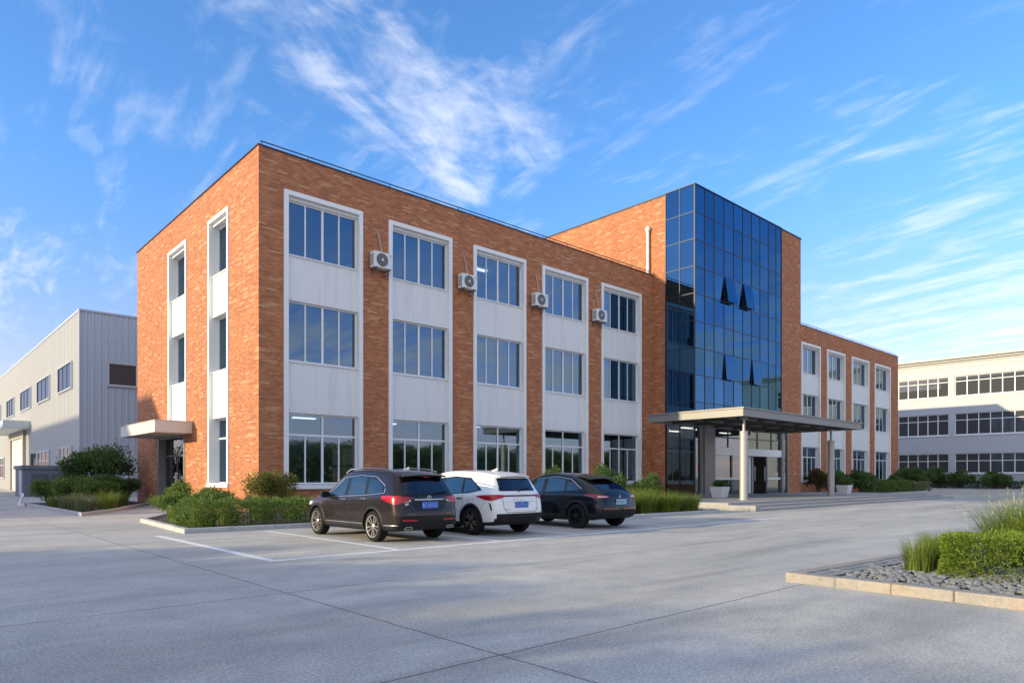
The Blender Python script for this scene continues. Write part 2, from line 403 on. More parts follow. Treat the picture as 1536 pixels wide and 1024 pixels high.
def bay(F, u0, u1, levels, zb, zt, rec, proud=.07, bw=.17, sides=None):
    """white surround of a whole window bay with its spandrels"""
    s = MB(); n1 = rec+.06
    F.box(s, u0-.02, u0+bw, -proud, n1, zb, zt-bw); F.box(s, u1-bw, u1+.02, -proud, n1, zb, zt-bw)
    F.box(s, u0-.02, u1+.02, -proud, n1, zt-bw, zt+.02)
    if levels[0][0] > zb+.05: F.box(s, u0-.06, u1+.06, -proud-.05, n1, zb-.06, zb+.12)
    s.build('window_surround', M['trim'], bld)
    zs = sorted(levels)
    for i in range(len(zs)-1):
        p = MB(); F.box(p, u0+bw, u1-bw, rec*.28, rec+.1, zs[i][1], zs[i+1][0]-.05); F.box(p, u0+bw, u1-bw, rec*.28-.05, rec+.1, zs[i+1][0]-.05, zs[i+1][0])
        p.build('spandrel_panel', M['plaster'], bld)
LV = [(1.20,4.13),(6.24,8.72),(10.58,12.83)]
k = 0
for (u0, u1) in STR:
    bay(front, u0, u1, LV, ZB+.06, ZT, .24)
    make_window(front, bld, u0+.17, u1-.17, 1.20, 4.13, .22, 4, 3.24, 2, blind=(.62 if k == 0 else .8 if k == 2 else 0))
    make_window(front, bld, u0+.17, u1-.17, 6.24, 8.72, .22, 4, blind=(0,0,1.5,.45,.9)[k])
    make_window(front, bld, u0+.17, u1-.17, 10.58, 12.83-.0, .22, 4, blind=(0,.92,.5,0,.9)[k]); k += 1
    t = MB(); front.box(t, u0+.17, u1-.17, .10, .34, 12.83, ZT-.17); t.build('spandrel_panel', M['plaster'], bld)
for i, (u0, u1) in enumerate(WING):
    bay(front, u0, u1, LV, ZB+.06, ZT, .34)
    make_window(front, bld, u0+.17, u1-.17, 1.20, 4.13, .32, 4, 3.24, 2)
    for (z0, z1) in LV[1:]:
        win = make_window(front, bld, u0+.17, u1-.17, z0, z1, .32, 4)
        cu = MB()                                              # pleated curtains behind the wing's panes
        for q in range(26):
            if q % 9 in (3, 4, 7): continue
            u = u0+.3+(u1-u0-.6)*q/26; cu.box(u, u+.1, .46+.03*(q % 2), .50+.03*(q % 2), z0+.05, z1-.05)
        cu.build('curtain', M['curtain'], win)
    t = MB(); front.box(t, u0+.17, u1-.17, .12, .44, 12.83, ZT-.17); t.build('spandrel_panel', M['plaster'], bld)
bay(left, 3.2, 5.68, LV, 1.1, 13.1, .42, .05, .15)
for (z0, z1) in LV:
    make_window(left, bld, 3.35, 5.53, z0, z1, .40, 2, 3.24 if z0 < 2 else None, 2)
for (u0, u1) in ((3.35, 5.53), (8.93, 11.52)):
    t = MB(); left.box(t, u0, u1, .12, .5, 12.83, 12.95); t.build('spandrel_panel', M['plaster'], bld)
bay(left, 8.78, 11.67, [(4.21, 4.22)]+LV[1:], 4.2, 13.1, .42, .05, .15)
for (z0, z1) in LV[1:]: make_window(left, bld, 8.93, 11.52, z0, z1, .40, 2)

# rooms behind the panes
def interior(x0, x1, y0, y1, floors, seed):
    rr = random.Random(seed)
    b = MB()
    b.box(x0, x1, y1-.1, y1, .1, floors[-1][1], 0)
    for (z0, z1) in floors:
        b.box(x0, x1, y0, y1-.1, z1, z1+.25, 2); b.box(x0, x1, y0, y1-.1, z0, z0+.12, 1)
    b.build('interior', [M['interior'], M['floor_in'], M['ceil']], bld)
FL = [(0.05, 4.35), (4.62, 8.95), (9.22, 13.05)]
interior(.95, TX0-.02, .75, 6.2, FL, 1); interior(TX2+.02, 70.2, .75, 6.2, FL, 2)
lamp0 = None
for (x, y, z) in [(2.6,2.4,4.33),(3.9,4.2,4.33),(7.4,2.6,4.33),(8.6,4.4,4.33),(13.2,3.0,4.33),(17.6,2.6,4.33),(18.4,4.6,4.33),(23.0,3.2,4.33),(13.4,2.6,13.03),(17.7,2.4,13.03),(18.6,4.2,13.03),(13.3,3.0,8.93)]:
    if lamp0 is None:
        b = MB(); b.box(-.55, .55, -.14, .14, -.05, 0); lamp0 = b.build('ceiling_light', M['lamp'], bld, loc=(x, y, z)); o = lamp0
    else:
        o = lamp0.copy(); COL.objects.link(o); o.parent = bld; o.location = (x, y, z)
for x in (5.3, 10.2, 15.2, 20.2, 51.8, 57.2, 63.1):
    pt = MB(); pt.box(x-.06, x+.06, .78, 6.1, .17, 13.0); pt.build('partition', M['interior'], bld)

# curtain wall: panes, grid, four open vents
rows = [TOW-1.68*i for i in range(9)] + [4.8]
cols = [26.03, 27.15, 28.26, 29.46, 30.65, 31.84, 33.02, 34.21, 35.42, 36.56, 37.37]
vents = {(3,3), (3,5), (6,3), (6,6)}
g = MB(); tl = random.Random(3)
def pane_q(pts):
    c = sum((Vector(p) for p in pts), Vector())/4
    ax = Vector((tl.uniform(-1,1), tl.uniform(-1,1), tl.uniform(-1,1))); m = Matrix.Rotation(R(tl.uniform(-.16,.16)), 3, ax)
    g.face([c+m@(Vector(p)-c) for p in pts])
for i in range(len(rows)-1):
    z1, z0 = rows[i], rows[i+1]
    for j in range(10):
        if (i, j) in vents: continue
        pane_q([(cols[j],TY,z0),(cols[j+1],TY,z0),(cols[j+1],TY,z1),(cols[j],TY,z1)])
    for (y0, y1) in ((TY,-2.0),(-2.0,-.93)):
        pane_q([(TX0,y1,z0),(TX0,y0,z0),(TX0,y0,z1),(TX0,y1,z1)])
cw = g.build('curtain_wall', M['wall_glass'], bld)
g = MB()
for z in rows[1:-1]:
    g.box(TX0-.02, TX1, TY-.022, TY+.06, z-.024, z+.024); g.box(TX0-.022, TX0+.06, TY+.06, -.93, z-.024, z+.024)
for x in cols[1:-1]: g.box(x-.022, x+.022, TY-.026, TY+.06, 4.8, TOW)
g.box(TX0-.026, TX0+.06, -2.024, -1.976, 4.8, TOW)
g.box(TX0-.03, TX0+.05, TY-.03, TY+.05, 4.8, TOW); g.box(TX1-.05, TX1+.03, TY-.034, TY-.005, 4.8, TOW)
g.box(TX0-.034, TX0-.003, -1.0, -.93, 0, TOW)
g.box(TX0-.04, TX1, TY-.05, TY+.3, TOW, TOW+.06); g.box(TX0-.04, TX0+.3, TY+.3, -.93, TOW, TOW+.06)
g.build('mullion_grid', M['dark_metal'], cw)
bk = MB(); bk.box(TX0+.15, TX1-.02, TY+.2, TY+.25, 4.8, TOW-.3); bk.build('back_panel', M['dark_metal'], cw)
for (i, j) in sorted(vents):
    z1, z0 = rows[i], rows[i+1]; x0, x1 = cols[j]+.03, cols[j+1]-.03; h = z1-z0
    b = MB(); m = Matrix.Translation(((x0+x1)/2, TY-.03, z1-.03)) @ Matrix.Rotation(R(-9 if i < 5 else -4.5), 4, 'X') @ Matrix.Translation((0, 0, -h/2))
    b.obox(m, x1-x0, .05, h-.04)
    v = b.build('open_vent', M['wall_glass'], cw)
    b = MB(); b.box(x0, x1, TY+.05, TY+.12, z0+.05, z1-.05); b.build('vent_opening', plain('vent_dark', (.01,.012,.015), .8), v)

# white vent pipe on the tower wall
b = MB(); b.lathe([(.10, 14.2), (.10, 17.55)], (TX0-.16, .32, 0)); b.lathe([(.15, 17.55), (.17, 17.62), (.16, 17.75), (.04, 17.86)], (TX0-.16, .32, 0))
b.box(TX0-.16, TX0+.01, .28, .36, 15.1, 15.16); b.box(TX0-.16, TX0+.01, .28, .36, 16.7, 16.76)
b.build('vent_pipe', M['white_pipe'], bld, smooth=True)

# side entrance on the left wall: canopy and glazed double door
b = MB(); b.box(-1.70, -.03, 7.8, 14.0, 3.58, 4.12); b.box(-1.72, -.02, 7.78, 14.02, 4.12, 4.16)
b.build('side_canopy', plain('side_canopy_metal', (.56,.54,.50), .5, .2, .1), bld, bevel=.012)
b = MB(); left.box(b, 9.0, 9.22, -.03, .5, 0, 3.62); left.box(b, 13.38, 13.6, -.03, .5, 0, 3.62); left.box(b, 9.22, 13.38, .02, .5, 3.48, 3.62)
b.build('door_surround', M['steel'], bld)
b = MB(); n = .32
for u in (9.22, 10.24, 10.30, 11.30, 11.36, 12.34, 12.40, 13.30): left.box(b, u, u+.07, n, n+.07, .03, 2.62 if u not in (9.22, 13.30) else 3.48)
left.box(b, 9.22, 13.38, n-.01, n+.08, 2.55, 2.66)
for u in (10.27, 12.36): left.box(b, u, u+.06, n, n+.07, 2.66, 3.48)
left.box(b, 9.22, 13.38, n, n+.07, .02, .14)
d = b.build('side_door', M['beam'], bld)
b = MB(); left.quad(b, 9.25, 13.35, n+.035, .05, 3.48); b.build('pane', M['pane_dark'], d)
b = MB()
for u in (11.22, 11.46): b.tube([(n-.05, u, .95), (n-.05, u, 1.75)], .02); b.box(n-.05, n+.02, u-.015, u+.015, 1.0, 1.03); b.box(n-.05, n+.02, u-.015, u+.015, 1.67, 1.7)
b.build('handle', M['alu'], d)
b = MB(); b.box(.56, 4.5, 7.2, 15, 0.02, .04, 0); b.box(4.5, 4.6, 7.2, 15, .04, 4.2, 0); b.box(.56, 4.5, 7.2, 15, 4.2, 4.3, 0); b.build('lobby', M['ceil'], bld)

# entrance under the tower
ZP = .33
e = MB()
e.box(26.85, 28.05, TY-.22, TY+.3, ZP, 4.79)                                     # clad pilaster
pil = e.build('pilaster', plain('pilaster_cladding', (.19,.187,.18), .42, .5, .08, 1.5), bld, bevel=.01)
for (x0, x1, y0) in ((26.62, 26.84, TY-.12), (37.30, 37.56, TY-.10), (38.30, 38.45, TY-.02)):
    b = MB(); b.box(x0, x1, y0, TY+.22, ZP, 4.79); b.build('door_post', M['steel'], bld)
g = MB()
g.face([(TX0+.02,-.93,.02),(TX0+.02,TY+.02,.02),(TX0+.02,TY+.02,4.79),(TX0+.02,-.93,4.79)]); g.face([(TX0+.02,TY+.02,.02),(26.6,TY+.02,.02),(26.6,TY+.02,4.79),(TX0+.02,TY+.02,4.79)])
gw = g.build('lobby_glazing', M['pane_dark'], bld)
b = MB(); b.box(TX0-.02, TX0+.06, -2.03, -1.97, .02, 4.79); b.box(TX0-.02, TX0+.06, TY-.02, TY+.06, .02, 4.79); b.box(TX0, TX0+.05, TY+.06, -.93, 3.3, 3.35); b.build('mullion', M['dark_metal'], gw)
en = MB()
en.box(28.05, 37.3, TY-.06, TY+.14, 2.93, 3.42, 1)                               # header with door gear
for x in (28.05, 30.0, 31.85, 33.9, 35.9): en.box(x, x+.06, TY+.02, TY+.1, 3.42, 4.79)
en.box(28.05, 37.3, TY+.02, TY+.1, 4.05, 4.12)
for x in (28.08, 30.35, 30.45, 32.62, 33.2, 35.2, 35.3, 37.2): en.box(x, x+.075, TY+(.0 if x < 32.6 else .05), TY+(.08 if x < 32.6 else .12), ZP, 2.93)
for (x0, x1) in ((28.08, 30.4), (30.45, 32.7), (35.3, 37.28)):
    en.box(x0, x1, TY-.004, TY+.05, 1.32, 1.46, 1); en.box(x0, x1, TY, TY+.06, ZP, ZP+.1)
ent = en.build('entrance_doors', [M['beam'], M['alu']], bld)
g = MB()
for (x0, x1) in ((28.1, 30.4), (30.45, 32.65), (35.25, 37.25)): g.face([(x0,TY+.055,ZP),(x1,TY+.055,ZP),(x1,TY+.055,2.93),(x0,TY+.055,2.93)])
for (x0, x1) in ((28.1, 31.85), (31.9, 37.28), (37.56, 38.3)): g.face([(x0,TY+.065,3.42 if x1 < 37.5 else ZP),(x1,TY+.065,3.42 if x1 < 37.5 else ZP),(x1,TY+.065,4.79),(x0,TY+.065,4.79)])
g.build('pane', M['pane_dark'], ent)
b = MB(); b.tube([(33.5, TY-.0, .9+ZP), (33.5, TY-.0, 1.9+ZP)], .025); b.tube([(34.9, TY, .9+ZP), (34.9, TY, 1.9+ZP)], .025); b.box(33.25, 34.2, TY+.5, TY+.56, ZP, 2.9); b.build('handle', M['alu'], ent)
b = MB(); b.box(TX0+.5, TX2-.5, 4.0, 4.1, .1, 4.7, 0); b.box(TX0+.45, TX2-.5, TY+.3, 4.0, .05, .3, 1); b.box(TX0+.45, TX2-.5, TY+.3, 4.0, 4.7, 4.8, 2)
b.box(TX2-.55, TX2-.45, TY+.45, 4.0, .1, 4.7, 0); b.box(29.4, 31.2, 1.5, 1.7, .3, 4.7, 0); b.build('lobby', [M['interior'], M['floor_in'], M['ceil']], bld)
for (x, y) in ((27.4, -1.6), (27.4, .2), (29.6, -1.2), (29.6, .8), (27.6, 2.2), (34, -.5)):
    o = lamp0.copy(); COL.objects.link(o); o.parent = bld; o.location = (x, y, 4.69)

# entrance canopy on two columns
CX0, CX1, CY0, CY1, CZ0, CZ1 = 20.05, 34.75, -9.63, -3.98, 4.49, 4.86
b = MB()
b.box(CX0, CX1, CY0, CY0+.14, CZ0, CZ1); b.box(CX0, CX0+.14, CY0+.14, CY1-.14, CZ0, CZ1); b.box(CX1-.14, CX1, CY0+.14, CY1-.14, CZ0, CZ1); b.box(CX0, CX1, CY1-.14, CY1, CZ0, CZ1)
b.box(CX0-.06, CX1+.06, CY0-.06, CY1, CZ1, CZ1+.07)
cn = b.build('entrance_canopy', M['steel'], bld)
for x in (CX0+2.2, CX0+4.4, CX0+6.6, CX0+8.8, CX0+11.0, CX0+13.0):
    b = MB(); b.box(x-.09, x+.09, CY0+.14, CY1-.14, CZ0+.02, CZ0+.30)
    if x > TX0+.1: b.box(x-.09, x+.09, CY1, TY-.1, CZ0+.06, CZ0+.28)
    b.build('beam', M['beam'], cn)
for y in (CY0+1.6, CY0+3.6):
    b = MB()
    xs = [CX0+.14]+[CX0+q for q in (2.2,4.4,6.6,8.8,11.0,13.0)]+[CX1-.14]
    for i in range(len(xs)-1): b.box(xs[i]+(.09 if i else 0), xs[i+1]-(.09 if i < len(xs)-2 else 0), y-.07, y+.07, CZ0+.06, CZ0+.26)
    b.build('beam', M['steel'], cn)
b = MB()
for (x0, x1) in zip([CX0+.2, CX0+2.4, CX0+4.6, CX0+6.8, CX0+9.0, CX0+11.2], [CX0+2.0, CX0+4.2, CX0+6.4, CX0+8.6, CX0+10.8, CX0+12.8]):
    b.box(x0, x1, CY0+.2, CY1-.2, CZ0+.33, CZ0+.36)
b.build('soffit_panel', plain('soffit', (.16,.165,.165), .4, .4), cn)
for (x, y) in ((21.35, -8.95), (33.75, -8.15)):
    b = MB(); b.lathe([(.245, ZP), (.245, ZP+.05), (.205, ZP+.06), (.205, 3.75), (.22, 3.76), (.22, 3.82)], (x, y, 0), seg=32)
    b.lathe([(.07, 3.82), (.07, CZ0-.06), (.2, CZ0-.05), (.2, CZ0+.02)], (x, y, 0), seg=16)
    b.build('column', M['col'], cn, smooth=True)

# porch and steps
b = MB()
b.box(17.0, 44.0, -10.6, TY-.02, 0, ZP); b.box(17.0, 26.0, TY-.02, -.0, 0, ZP-.004)
b.box(17.0, 17.35, -11.9, -10.6, 0, .24)
for i in (1, 2): b.box(17.36, 44.6+.5*i, -10.6-.62*i, -10.6-.62*(i-1), 0, ZP-.11*i)
b.build('entrance_steps', M['stone'], bld, bevel=.012)

# ------------------------------------------------------------------ air conditioners on the brick piers
AC = [(5.34, 11.1, 'bay with the corner window and the second bay'), (10.28, 11.1, ''), (15.2, 11.08, ''), (20.2, 11.03, '')]
def ac_unit(x, z):
    t = thing('air_conditioner', '', 'air conditioner', (x, -.12, z-.36), 0, 'outdoor air conditioner units on the brick piers')
    b = MB(); b.box(-.47, .47, -.36, 0, 0, .70); b.build('casing', M['ac'], t, bevel=.02)
    b = MB(); b.lathe([(.27, 0), (.275, .02), (.25, .022), (.0, .03)], (-.06, -.385, .35), 'y', 32, caps=False); b.lathe([(.285, .0), (.285, .03)], (-.06, -.386, .35), 'y', 32)
    b.build('fan_grille', M['ac_dark'], t, smooth=True, fix=True)
    b = MB()
    for i in range(10):
        a = math.pi*i/10; m = Matrix.Translation((-.06, -.392, .35)) @ Matrix.Rotation(a, 4, 'Y'); b.obox(m, .53, .008, .006)
    for rr_ in (.10, .16, .22):
        b.tube([(-.06+rr_*math.cos(q*math.pi/12), -.392, .35+rr_*math.sin(q*math.pi/12)) for q in range(25)], .005, 5)
    b.build('guard_wire', plain('guard', (.30,.31,.32), .5), t)
    b = MB(); b.lathe([(.055, -.405), (.055, -.386)], (-.06, 0, .35), 'y', 16); b.box(.30, .40, -.366, -.358, .60, .62, 1); b.box(.33, .39, -.366, -.358, .57, .585, 1); b.build('badge', [M['ac'], M['ac_dark']], t)
    b = MB()
    for k in range(9): b.box(-.476, -.468, -.31, -.05, .1+.055*k, .125+.055*k)
    b.build('side_louvre', M['ac_dark'], t)
    for s in (-.33, .33): b = MB(); b.box(s-.02, s+.02, -.40, .12, -.045, -.005); b.tube([(s, -.34, -.05), (s, .10, -.26)], .014); b.box(s-.02, s+.02, .09, .12, -.28, -.045); b.build('bracket', M['ac_dark'], t)
    b = MB(); b.tube([(.14, -.02, .68), (.12, .04, 1.0), (.06, .07, 1.35), (.0, .09, 1.62), (-.05, .10, 1.76), (-.12, .12, 1.80)], .028, 8); b.build('pipe', M['pipe'], t, smooth=True); b = MB(); b.tube([(.40, -.1, .02), (.36, -.02, -.12), (.18, .06, -.16)], .014, 6)
    b.build('drain_hose', M['pipe'], t, smooth=True)
    return t
a0 = ac_unit(5.42, 11.1)
ALAB = ['air conditioner unit on the brick pier nearest the building corner', 'air conditioner unit on the second brick pier from the building corner',
        'air conditioner unit on the third brick pier from the building corner', 'air conditioner unit on the pier nearest the glass tower']
for i, (x, z) in enumerate(((5.40, 11.1), (10.32, 11.1), (15.33, 11.08), (20.32, 11.04))):
    t = a0 if i == 0 else copy_tree(a0)
    t.location = (x, -.12, z-.36); t['label'] = ALAB[i]
# ------------------------------------------------------------------ the other buildings
def ribs(mb, F, u0, u1, z0, z1, pitch, depth, m=0):
    """profiled metal sheet as one folded strip"""
    n = max(1, int((u1-u0)/pitch)); p = (u1-u0)/n
    for i in range(n):
        u = u0+p*i; us = [u, u+p*.30, u+p*.40, u+p*.86, u+p]; ns = [0, 0, -depth, -depth, 0]
        us = [u, u+p*.62, u+p*.70, u+p*.92, u+p]
        for k in range(4):
            a, b_, na, nb = us[k], us[k+1], ns[k], ns[k+1]
            if F.a == 'y': mb.face([(a,F.o+na,z0),(b_,F.o+nb,z0),(b_,F.o+nb,z1),(a,F.o+na,z1)], m)
            else: mb.face([(F.o+nb,b_,z0),(F.o+na,a,z0),(F.o+na,a,z1),(F.o+nb,b_,z1)], m)

wh = thing('warehouse', 'tall grey metal-clad warehouse with small windows behind the brick building', 'warehouse')
WX, WY, WZ, WE = -.13, 33.0, 13.95, 118.0
wl, wf = Face('x', WX), Face('y', WY)
b = MB(); b.box(WX+.06, 34, WY+.06, WE, 0, WZ-.1, 1)
ribs(b, wl, WY, WE, 0, WZ, .55, .07, 0); ribs(b, wf, WX, 34, 0, WZ, .46, .07, 1)
b.build('wall', [M['siding'], M['siding_blue']], wh)
b = MB(); b.box(WX-.10, 34.1, WY-.12, WY+.3, WZ, WZ+.14); b.box(WX-.10, WX+.3, WY+.3, WE, WZ, WZ+.14); b.box(WX-.09, WX+.0, WY-.10, WY-.0, 0, WZ)
b.build('roof_trim', M['siding_blue'], wh)
b = MB(); b.box(WX+.3, 34, WY+.3, WE, WZ-.1, WZ+.02); b.build('roof', M['roof'], wh)
def sash(F, u0, u1, z0, z1, cols, tr=None):
    b = MB(); F.box(b, u0-.08, u1+.08, -.20, -.02, z0-.10, z0-.02); F.box(b, u0-.08, u1+.08, -.19, -.02, z1, z1+.08); F.box(b, u0-.08, u0, -.18, -.02, z0-.02, z1); F.box(b, u1, u1+.08, -.18, -.02, z0-.02, z1)
    b.build('window_surround', M['siding_blue'], wh)
    return make_window(F, wh, u0, u1, z0, z1, -.125, cols, tr, cols, .05, .03, M['beam'] if not tr and F is wl else M['alu'], M['far_pane'])
for (u0, u1) in ((35.6,41.1),(45.2,51.9),(56.0,62.8),(68.0,74.2),(80.1,86.5),(92,98)): sash(wl, u0, u1, 8.5, 10.45, 3)
for (u0, u1) in ((35.6,40.6),(45.4,51.6),(77,83)): sash(wl, u0, u1, 1.4, 3.85, 3, 2.95)
sash(wf, 1.70, 5.6, 8.55, 10.25, 2)
b = MB(); b.box(WX-2.3, WX-.05, 56.5, 73.5, 6.35, 7.1); b.build('canopy', M['siding_blue'], wh)
b = MB(); wl.box(b, 59.8, 60.6, -.30, .03, 0, 6.3); wl.box(b, 69.6, 70.4, -.30, .03, 0, 6.3); wl.box(b, 60.6, 69.6, -.28, .03, 5.6, 6.3)
dr = b.build('loading_door', plain('door_surround_grey', (.30,.28,.26), .7), wh)
b = MB(); ribs(b, Face('x', WX-.09), 60.6, 69.6, 0, 5.6, .5, .04); b.build('door_panel', plain('roller_door', (.66,.65,.62), .5), dr)
b = MB(); b.tube([(WX-.25, 54.2, 0), (WX-.25, 54.2, 3.3), (WX-.25, 53.6, 3.5)], .13, 8); b.box(WX-.45, WX-.05, 53.3, 53.9, 3.35, 3.75); b.build('wall_flue', M['beam'], wh)

ob = thing('white_office_building', 'long white three-storey building with ribbon windows behind the entrance drive', 'building')
RX = 88.0; rf_ = Face('x', RX)
ROWS = [(2.0, 4.43, 3.5), (6.77, 9.44, 8.6), (11.61, 14.12, 13.45)]
GR = [(-28.6, -15.2, 11), (-14.4, -.84, 11), (-.18, 12.6, 11), (13.3, 26.5, 11)]
b = MB()
zc = [0]+[q for r_ in ROWS for q in r_[:2]]+[15.7]
for i in range(0, len(zc), 2): rf_.box(b, -34, 27, 0, .5, zc[i], zc[i+1])
for (z0, z1, zt) in ROWS:
    e = [-34]+[q for g_ in GR for q in g_[:2]]+[27]
    for i in range(0, len(e), 2): rf_.box(b, e[i], e[i+1], 0, .5, z0, z1)
b.box(RX+.5, RX+18, -34, -33.5, 0, 15.7); b.box(RX+.5, RX+18, 26.5, 27, 0, 15.7)
b.build('wall', M['white_wall'], ob)
b = MB(); rf_.box(b, -34.1, 27.1, -.03, .02, 15.18, 15.30); rf_.box(b, -34.2, 27.2, -.10, .5, 15.7, 15.95); rf_.box(b, -34.3, 27.3, -.40, .5, 15.95, 16.2); rf_.box(b, -34.4, 27.4, -.75, 18, 16.2, 16.5)
b.build('cornice', plain('cornice_grey', (.42,.42,.40), .7), ob)
for (z0, z1, zt) in ROWS:
    for (u0, u1, n) in GR[:3]:
        make_window(rf_, ob, u0, u1, z0, z1, .16, n, zt, n, .08, .05, M['trim'], M['far_pane'], 'ribbon_window')
        s_ = MB(); rf_.box(s_, u0-.1, u1+.1, -.10, .10, z0-.14, z0); s_.build('sill', M['trim'], ob)

sh = thing('utility_shed', 'low dark grey-blue utility enclosure with flat cap beside the warehouse', 'shed', (0, 0, 0))
b = MB(); b.box(-3.30, -.35, 36, 40, 0, 2.1); b.build('wall', M['shed'], sh)
b = MB(); b.box(-3.42, -.25, 35.86, 40.1, 2.1, 2.38); b.build('roof_cap', M['shed'], sh, bevel=.03)
for (x0, x1) in ((-2.75, -1.75), (-1.45, -.55)):
    b = MB(); b.box(x0, x1, 35.95, 35.998, .2, 1.62); b.box(x0-.06, x1+.06, 35.92, 35.998, 1.62, 1.70); b.build('door_panel', plain('shed_panel', (.085,.11,.13), .5, .3), sh)
b = MB(); b.box(-3.36, -3.30, 36.3, 37.4, .1, 2.0); b.build('end_panel', M['siding'], sh)

fb = thing('factory_building', 'plain grey factory block standing left of the yard opposite the warehouse', 'building')
FX0, FX1 = -64, -42
ff = Face('x', FX1)
b = MB(); b.box(FX0, FX1, 27.6, 70.2, 0, 16.2); b.box(FX0, FX1, 16.0, 27.6, 0, 9.6); b.build('wall', M['siding'], fb)
b = MB(); b.box(FX0-.2, FX1+.2, 27.4, 70.4, 16.2, 16.5); b.box(FX0-.2, FX1+.2, 15.8, 27.39, 9.6, 9.9); b.build('roof', M['roof'], fb)
class Flip(Face):
    def box(s, mb, u0, u1, n0, n1, z0, z1, m=0): mb.box(s.o-n1, s.o-n0, u0, u1, z0, z1, m)
    def quad(s, mb, u0, u1, n, z0, z1, m=0): mb.face([(s.o-n,u0,z0),(s.o-n,u1,z0),(s.o-n,u1,z1),(s.o-n,u0,z1)], m)
for z in (2, 7, 12):
    for u in range(30, 66, 7): make_window(Flip('x', FX1), fb, u, u+4.5, z, z+2.4, -.06, 4, glass=M['far_pane'])

# ------------------------------------------------------------------ ground, kerbs, markings
b = MB(); b.face([(-700,-700,0),(700,-700,0),(700,700,0),(-700,700,0)]); kind(b.build('ground', M['ground']), 'structure')
def line(mb, p, q, w=.12):
    p, q = Vector((*p, 0)), Vector((*q, 0)); d = (q-p).normalized(); n = Vector((-d.y, d.x, 0))*w/2; z = Vector((0, 0, .004))
    L = (q-p).length; k = int(L/.5)+1
    for i in range(k):
        a, c_ = p+d*L*i/k, p+d*L*(i+1)/k
        mb.face([a-n+z, c_-n+z, c_+n+z, a+n+z])
b = MB()
YL = -14.75
line(b, (-5.82, YL), (13.4, YL), .19)
for (x, y) in ((-5.75, -7.7), (-3.05, -8.0), (-.25, -8.0), (2.55, -8.0), (7.0, -11.35), (9.9, -11.6)): line(b, (x, YL+.08), (x-.0, y), (.15 if x > -5 else .19))
line(b, (-5.12, -7.72), (-1.8, -7.72), .10)
kind(b.build('parking_lines', M['line']), 'structure')

def kerb(name, pts, mat, w=.20, h=.13, stone=1.2, lay='structure', closed=False):
    """row of kerbstones along a polyline; the line is the outer top edge, the body lies to its left"""
    mb = MB(); P = [Vector((*p, 0)) for p in pts]; n = len(P); seg = []
    offs = []
    for i in range(n):
        ds = []
        if i > 0 or closed: ds.append((P[i]-P[i-1]).normalized())
        if i < n-1 or closed: ds.append((P[(i+1) % n]-P[i]).normalized())
        ns = [Vector((-d.y, d.x, 0)) for d in ds]
        m = sum(ns, Vector()).normalized(); offs.append(m*w/max(.35, m.dot(ns[0])))
    for i in range(n if closed else n-1):
        j = (i+1) % n; a0, a1, b0, b1 = P[i], P[j], P[i]+offs[i], P[j]+offs[j]
        L = (a1-a0).length; k = max(1, round(L/stone)); g = .0045/L
        for q in range(k):
            t0, t1 = q/k+(g if q else 0), (q+1)/k-(g if q < k-1 else 0)
            c4 = [a0.lerp(a1, t0), a0.lerp(a1, t1), b0.lerp(b1, t1), b0.lerp(b1, t0)]
            jz = rnd.uniform(-.004, .004)
            mb.prism([(v.x, v.y) for v in c4], -.05, h+jz)
    o = mb.build(name, mat, bevel=.018); return kind(o, lay)
def soil(poly, z=.07, name='soil'):
    b = MB(); b.face([(x, y, z) for x, y in poly]); return kind(b.build(name, M['soil']), 'structure')
kerb('kerb', [(-.05,14.3),(-3.78,6.2),(-5.36,3.66),(-5.5,19.5)][::-1], M['kerb'])
soil([(-5.4,19.5),(-5.28,4.0),(-3.85,6.5),(-.2,14.3),(-.03,19.5)])
kerb('kerb', [(-2.6,2.6),(-4.65,-1.67),(-5.05,-7.55),(7.2,-7.6),(7.2,-11.25),(14.9,-11.45),(15.6,-10.9),(16.2,-9.4),(16.2,-.3)], M['kerb'])
soil([(-2.6,2.6),(-4.5,-1.6),(-4.9,-7.4),(7.3,-7.4),(7.35,-11.1),(14.8,-11.3),(15.5,-10.8),(16.0,-9.4),(16.0,-.02),(-.02,-.02),(-.02,2.6)])
kerb('kerb', [(45.0,-5.0),(56,-4.8),(66,-4.2),(70.4,-3.0),(72.0,-1.2),(72.4,2.0)], M['kerb'])
soil([(44.2,-4.8),(56,-4.6),(66,-4.0),(70.3,-2.9),(71.8,-1.2),(72.2,2),(70.7,2),(70.7,-.03),(44.2,-.03)])
kerb('kerb', [(84.2,24),(84.0,-30)], M['kerb'])
soil([(84.25,24),(84.15,-30),(87.9,-30),(87.9,24)])
# island at the right edge of the yard: granite kerb, slate border, gravel
kerb('kerb', [(9.0,-22.75),(-1.30,-22.06),(-1.42,-24.9),(-1.75,-31)], M['granite'], .20, .135, .78)
def strip_poly(pts, z): 
    b = MB(); b.face([(x, y, z) for x, y in pts]); return b
soil([(8.9,-22.9),(-1.15,-22.24),(-1.24,-24.9),(-1.55,-31),(8.9,-31)], .085)
b = MB(); pr = random.Random(4)
for i in range(44):                                            # border of slate setts along the kerb's back edge
    for k, (o0, o1) in enumerate(((.20,.36),(.37,.53))):
        t0, t1 = i/44, (i+.965)/44
        A, B_ = Vector((-1.08,-22.28)), Vector((8.8,-22.93)); nn = Vector((-.066,-.998))
        p = [A.lerp(B_, t0)+nn*(o0-.2), A.lerp(B_, t1)+nn*(o0-.2), A.lerp(B_, t1)+nn*(o1-.2-.008), A.lerp(B_, t0)+nn*(o1-.2-.008)]
        b.prism([(q.x, q.y) for q in p][::-1], .05, .118+pr.uniform(-.004,.004))
    t0, t1 = i/44, (i+.96)/44
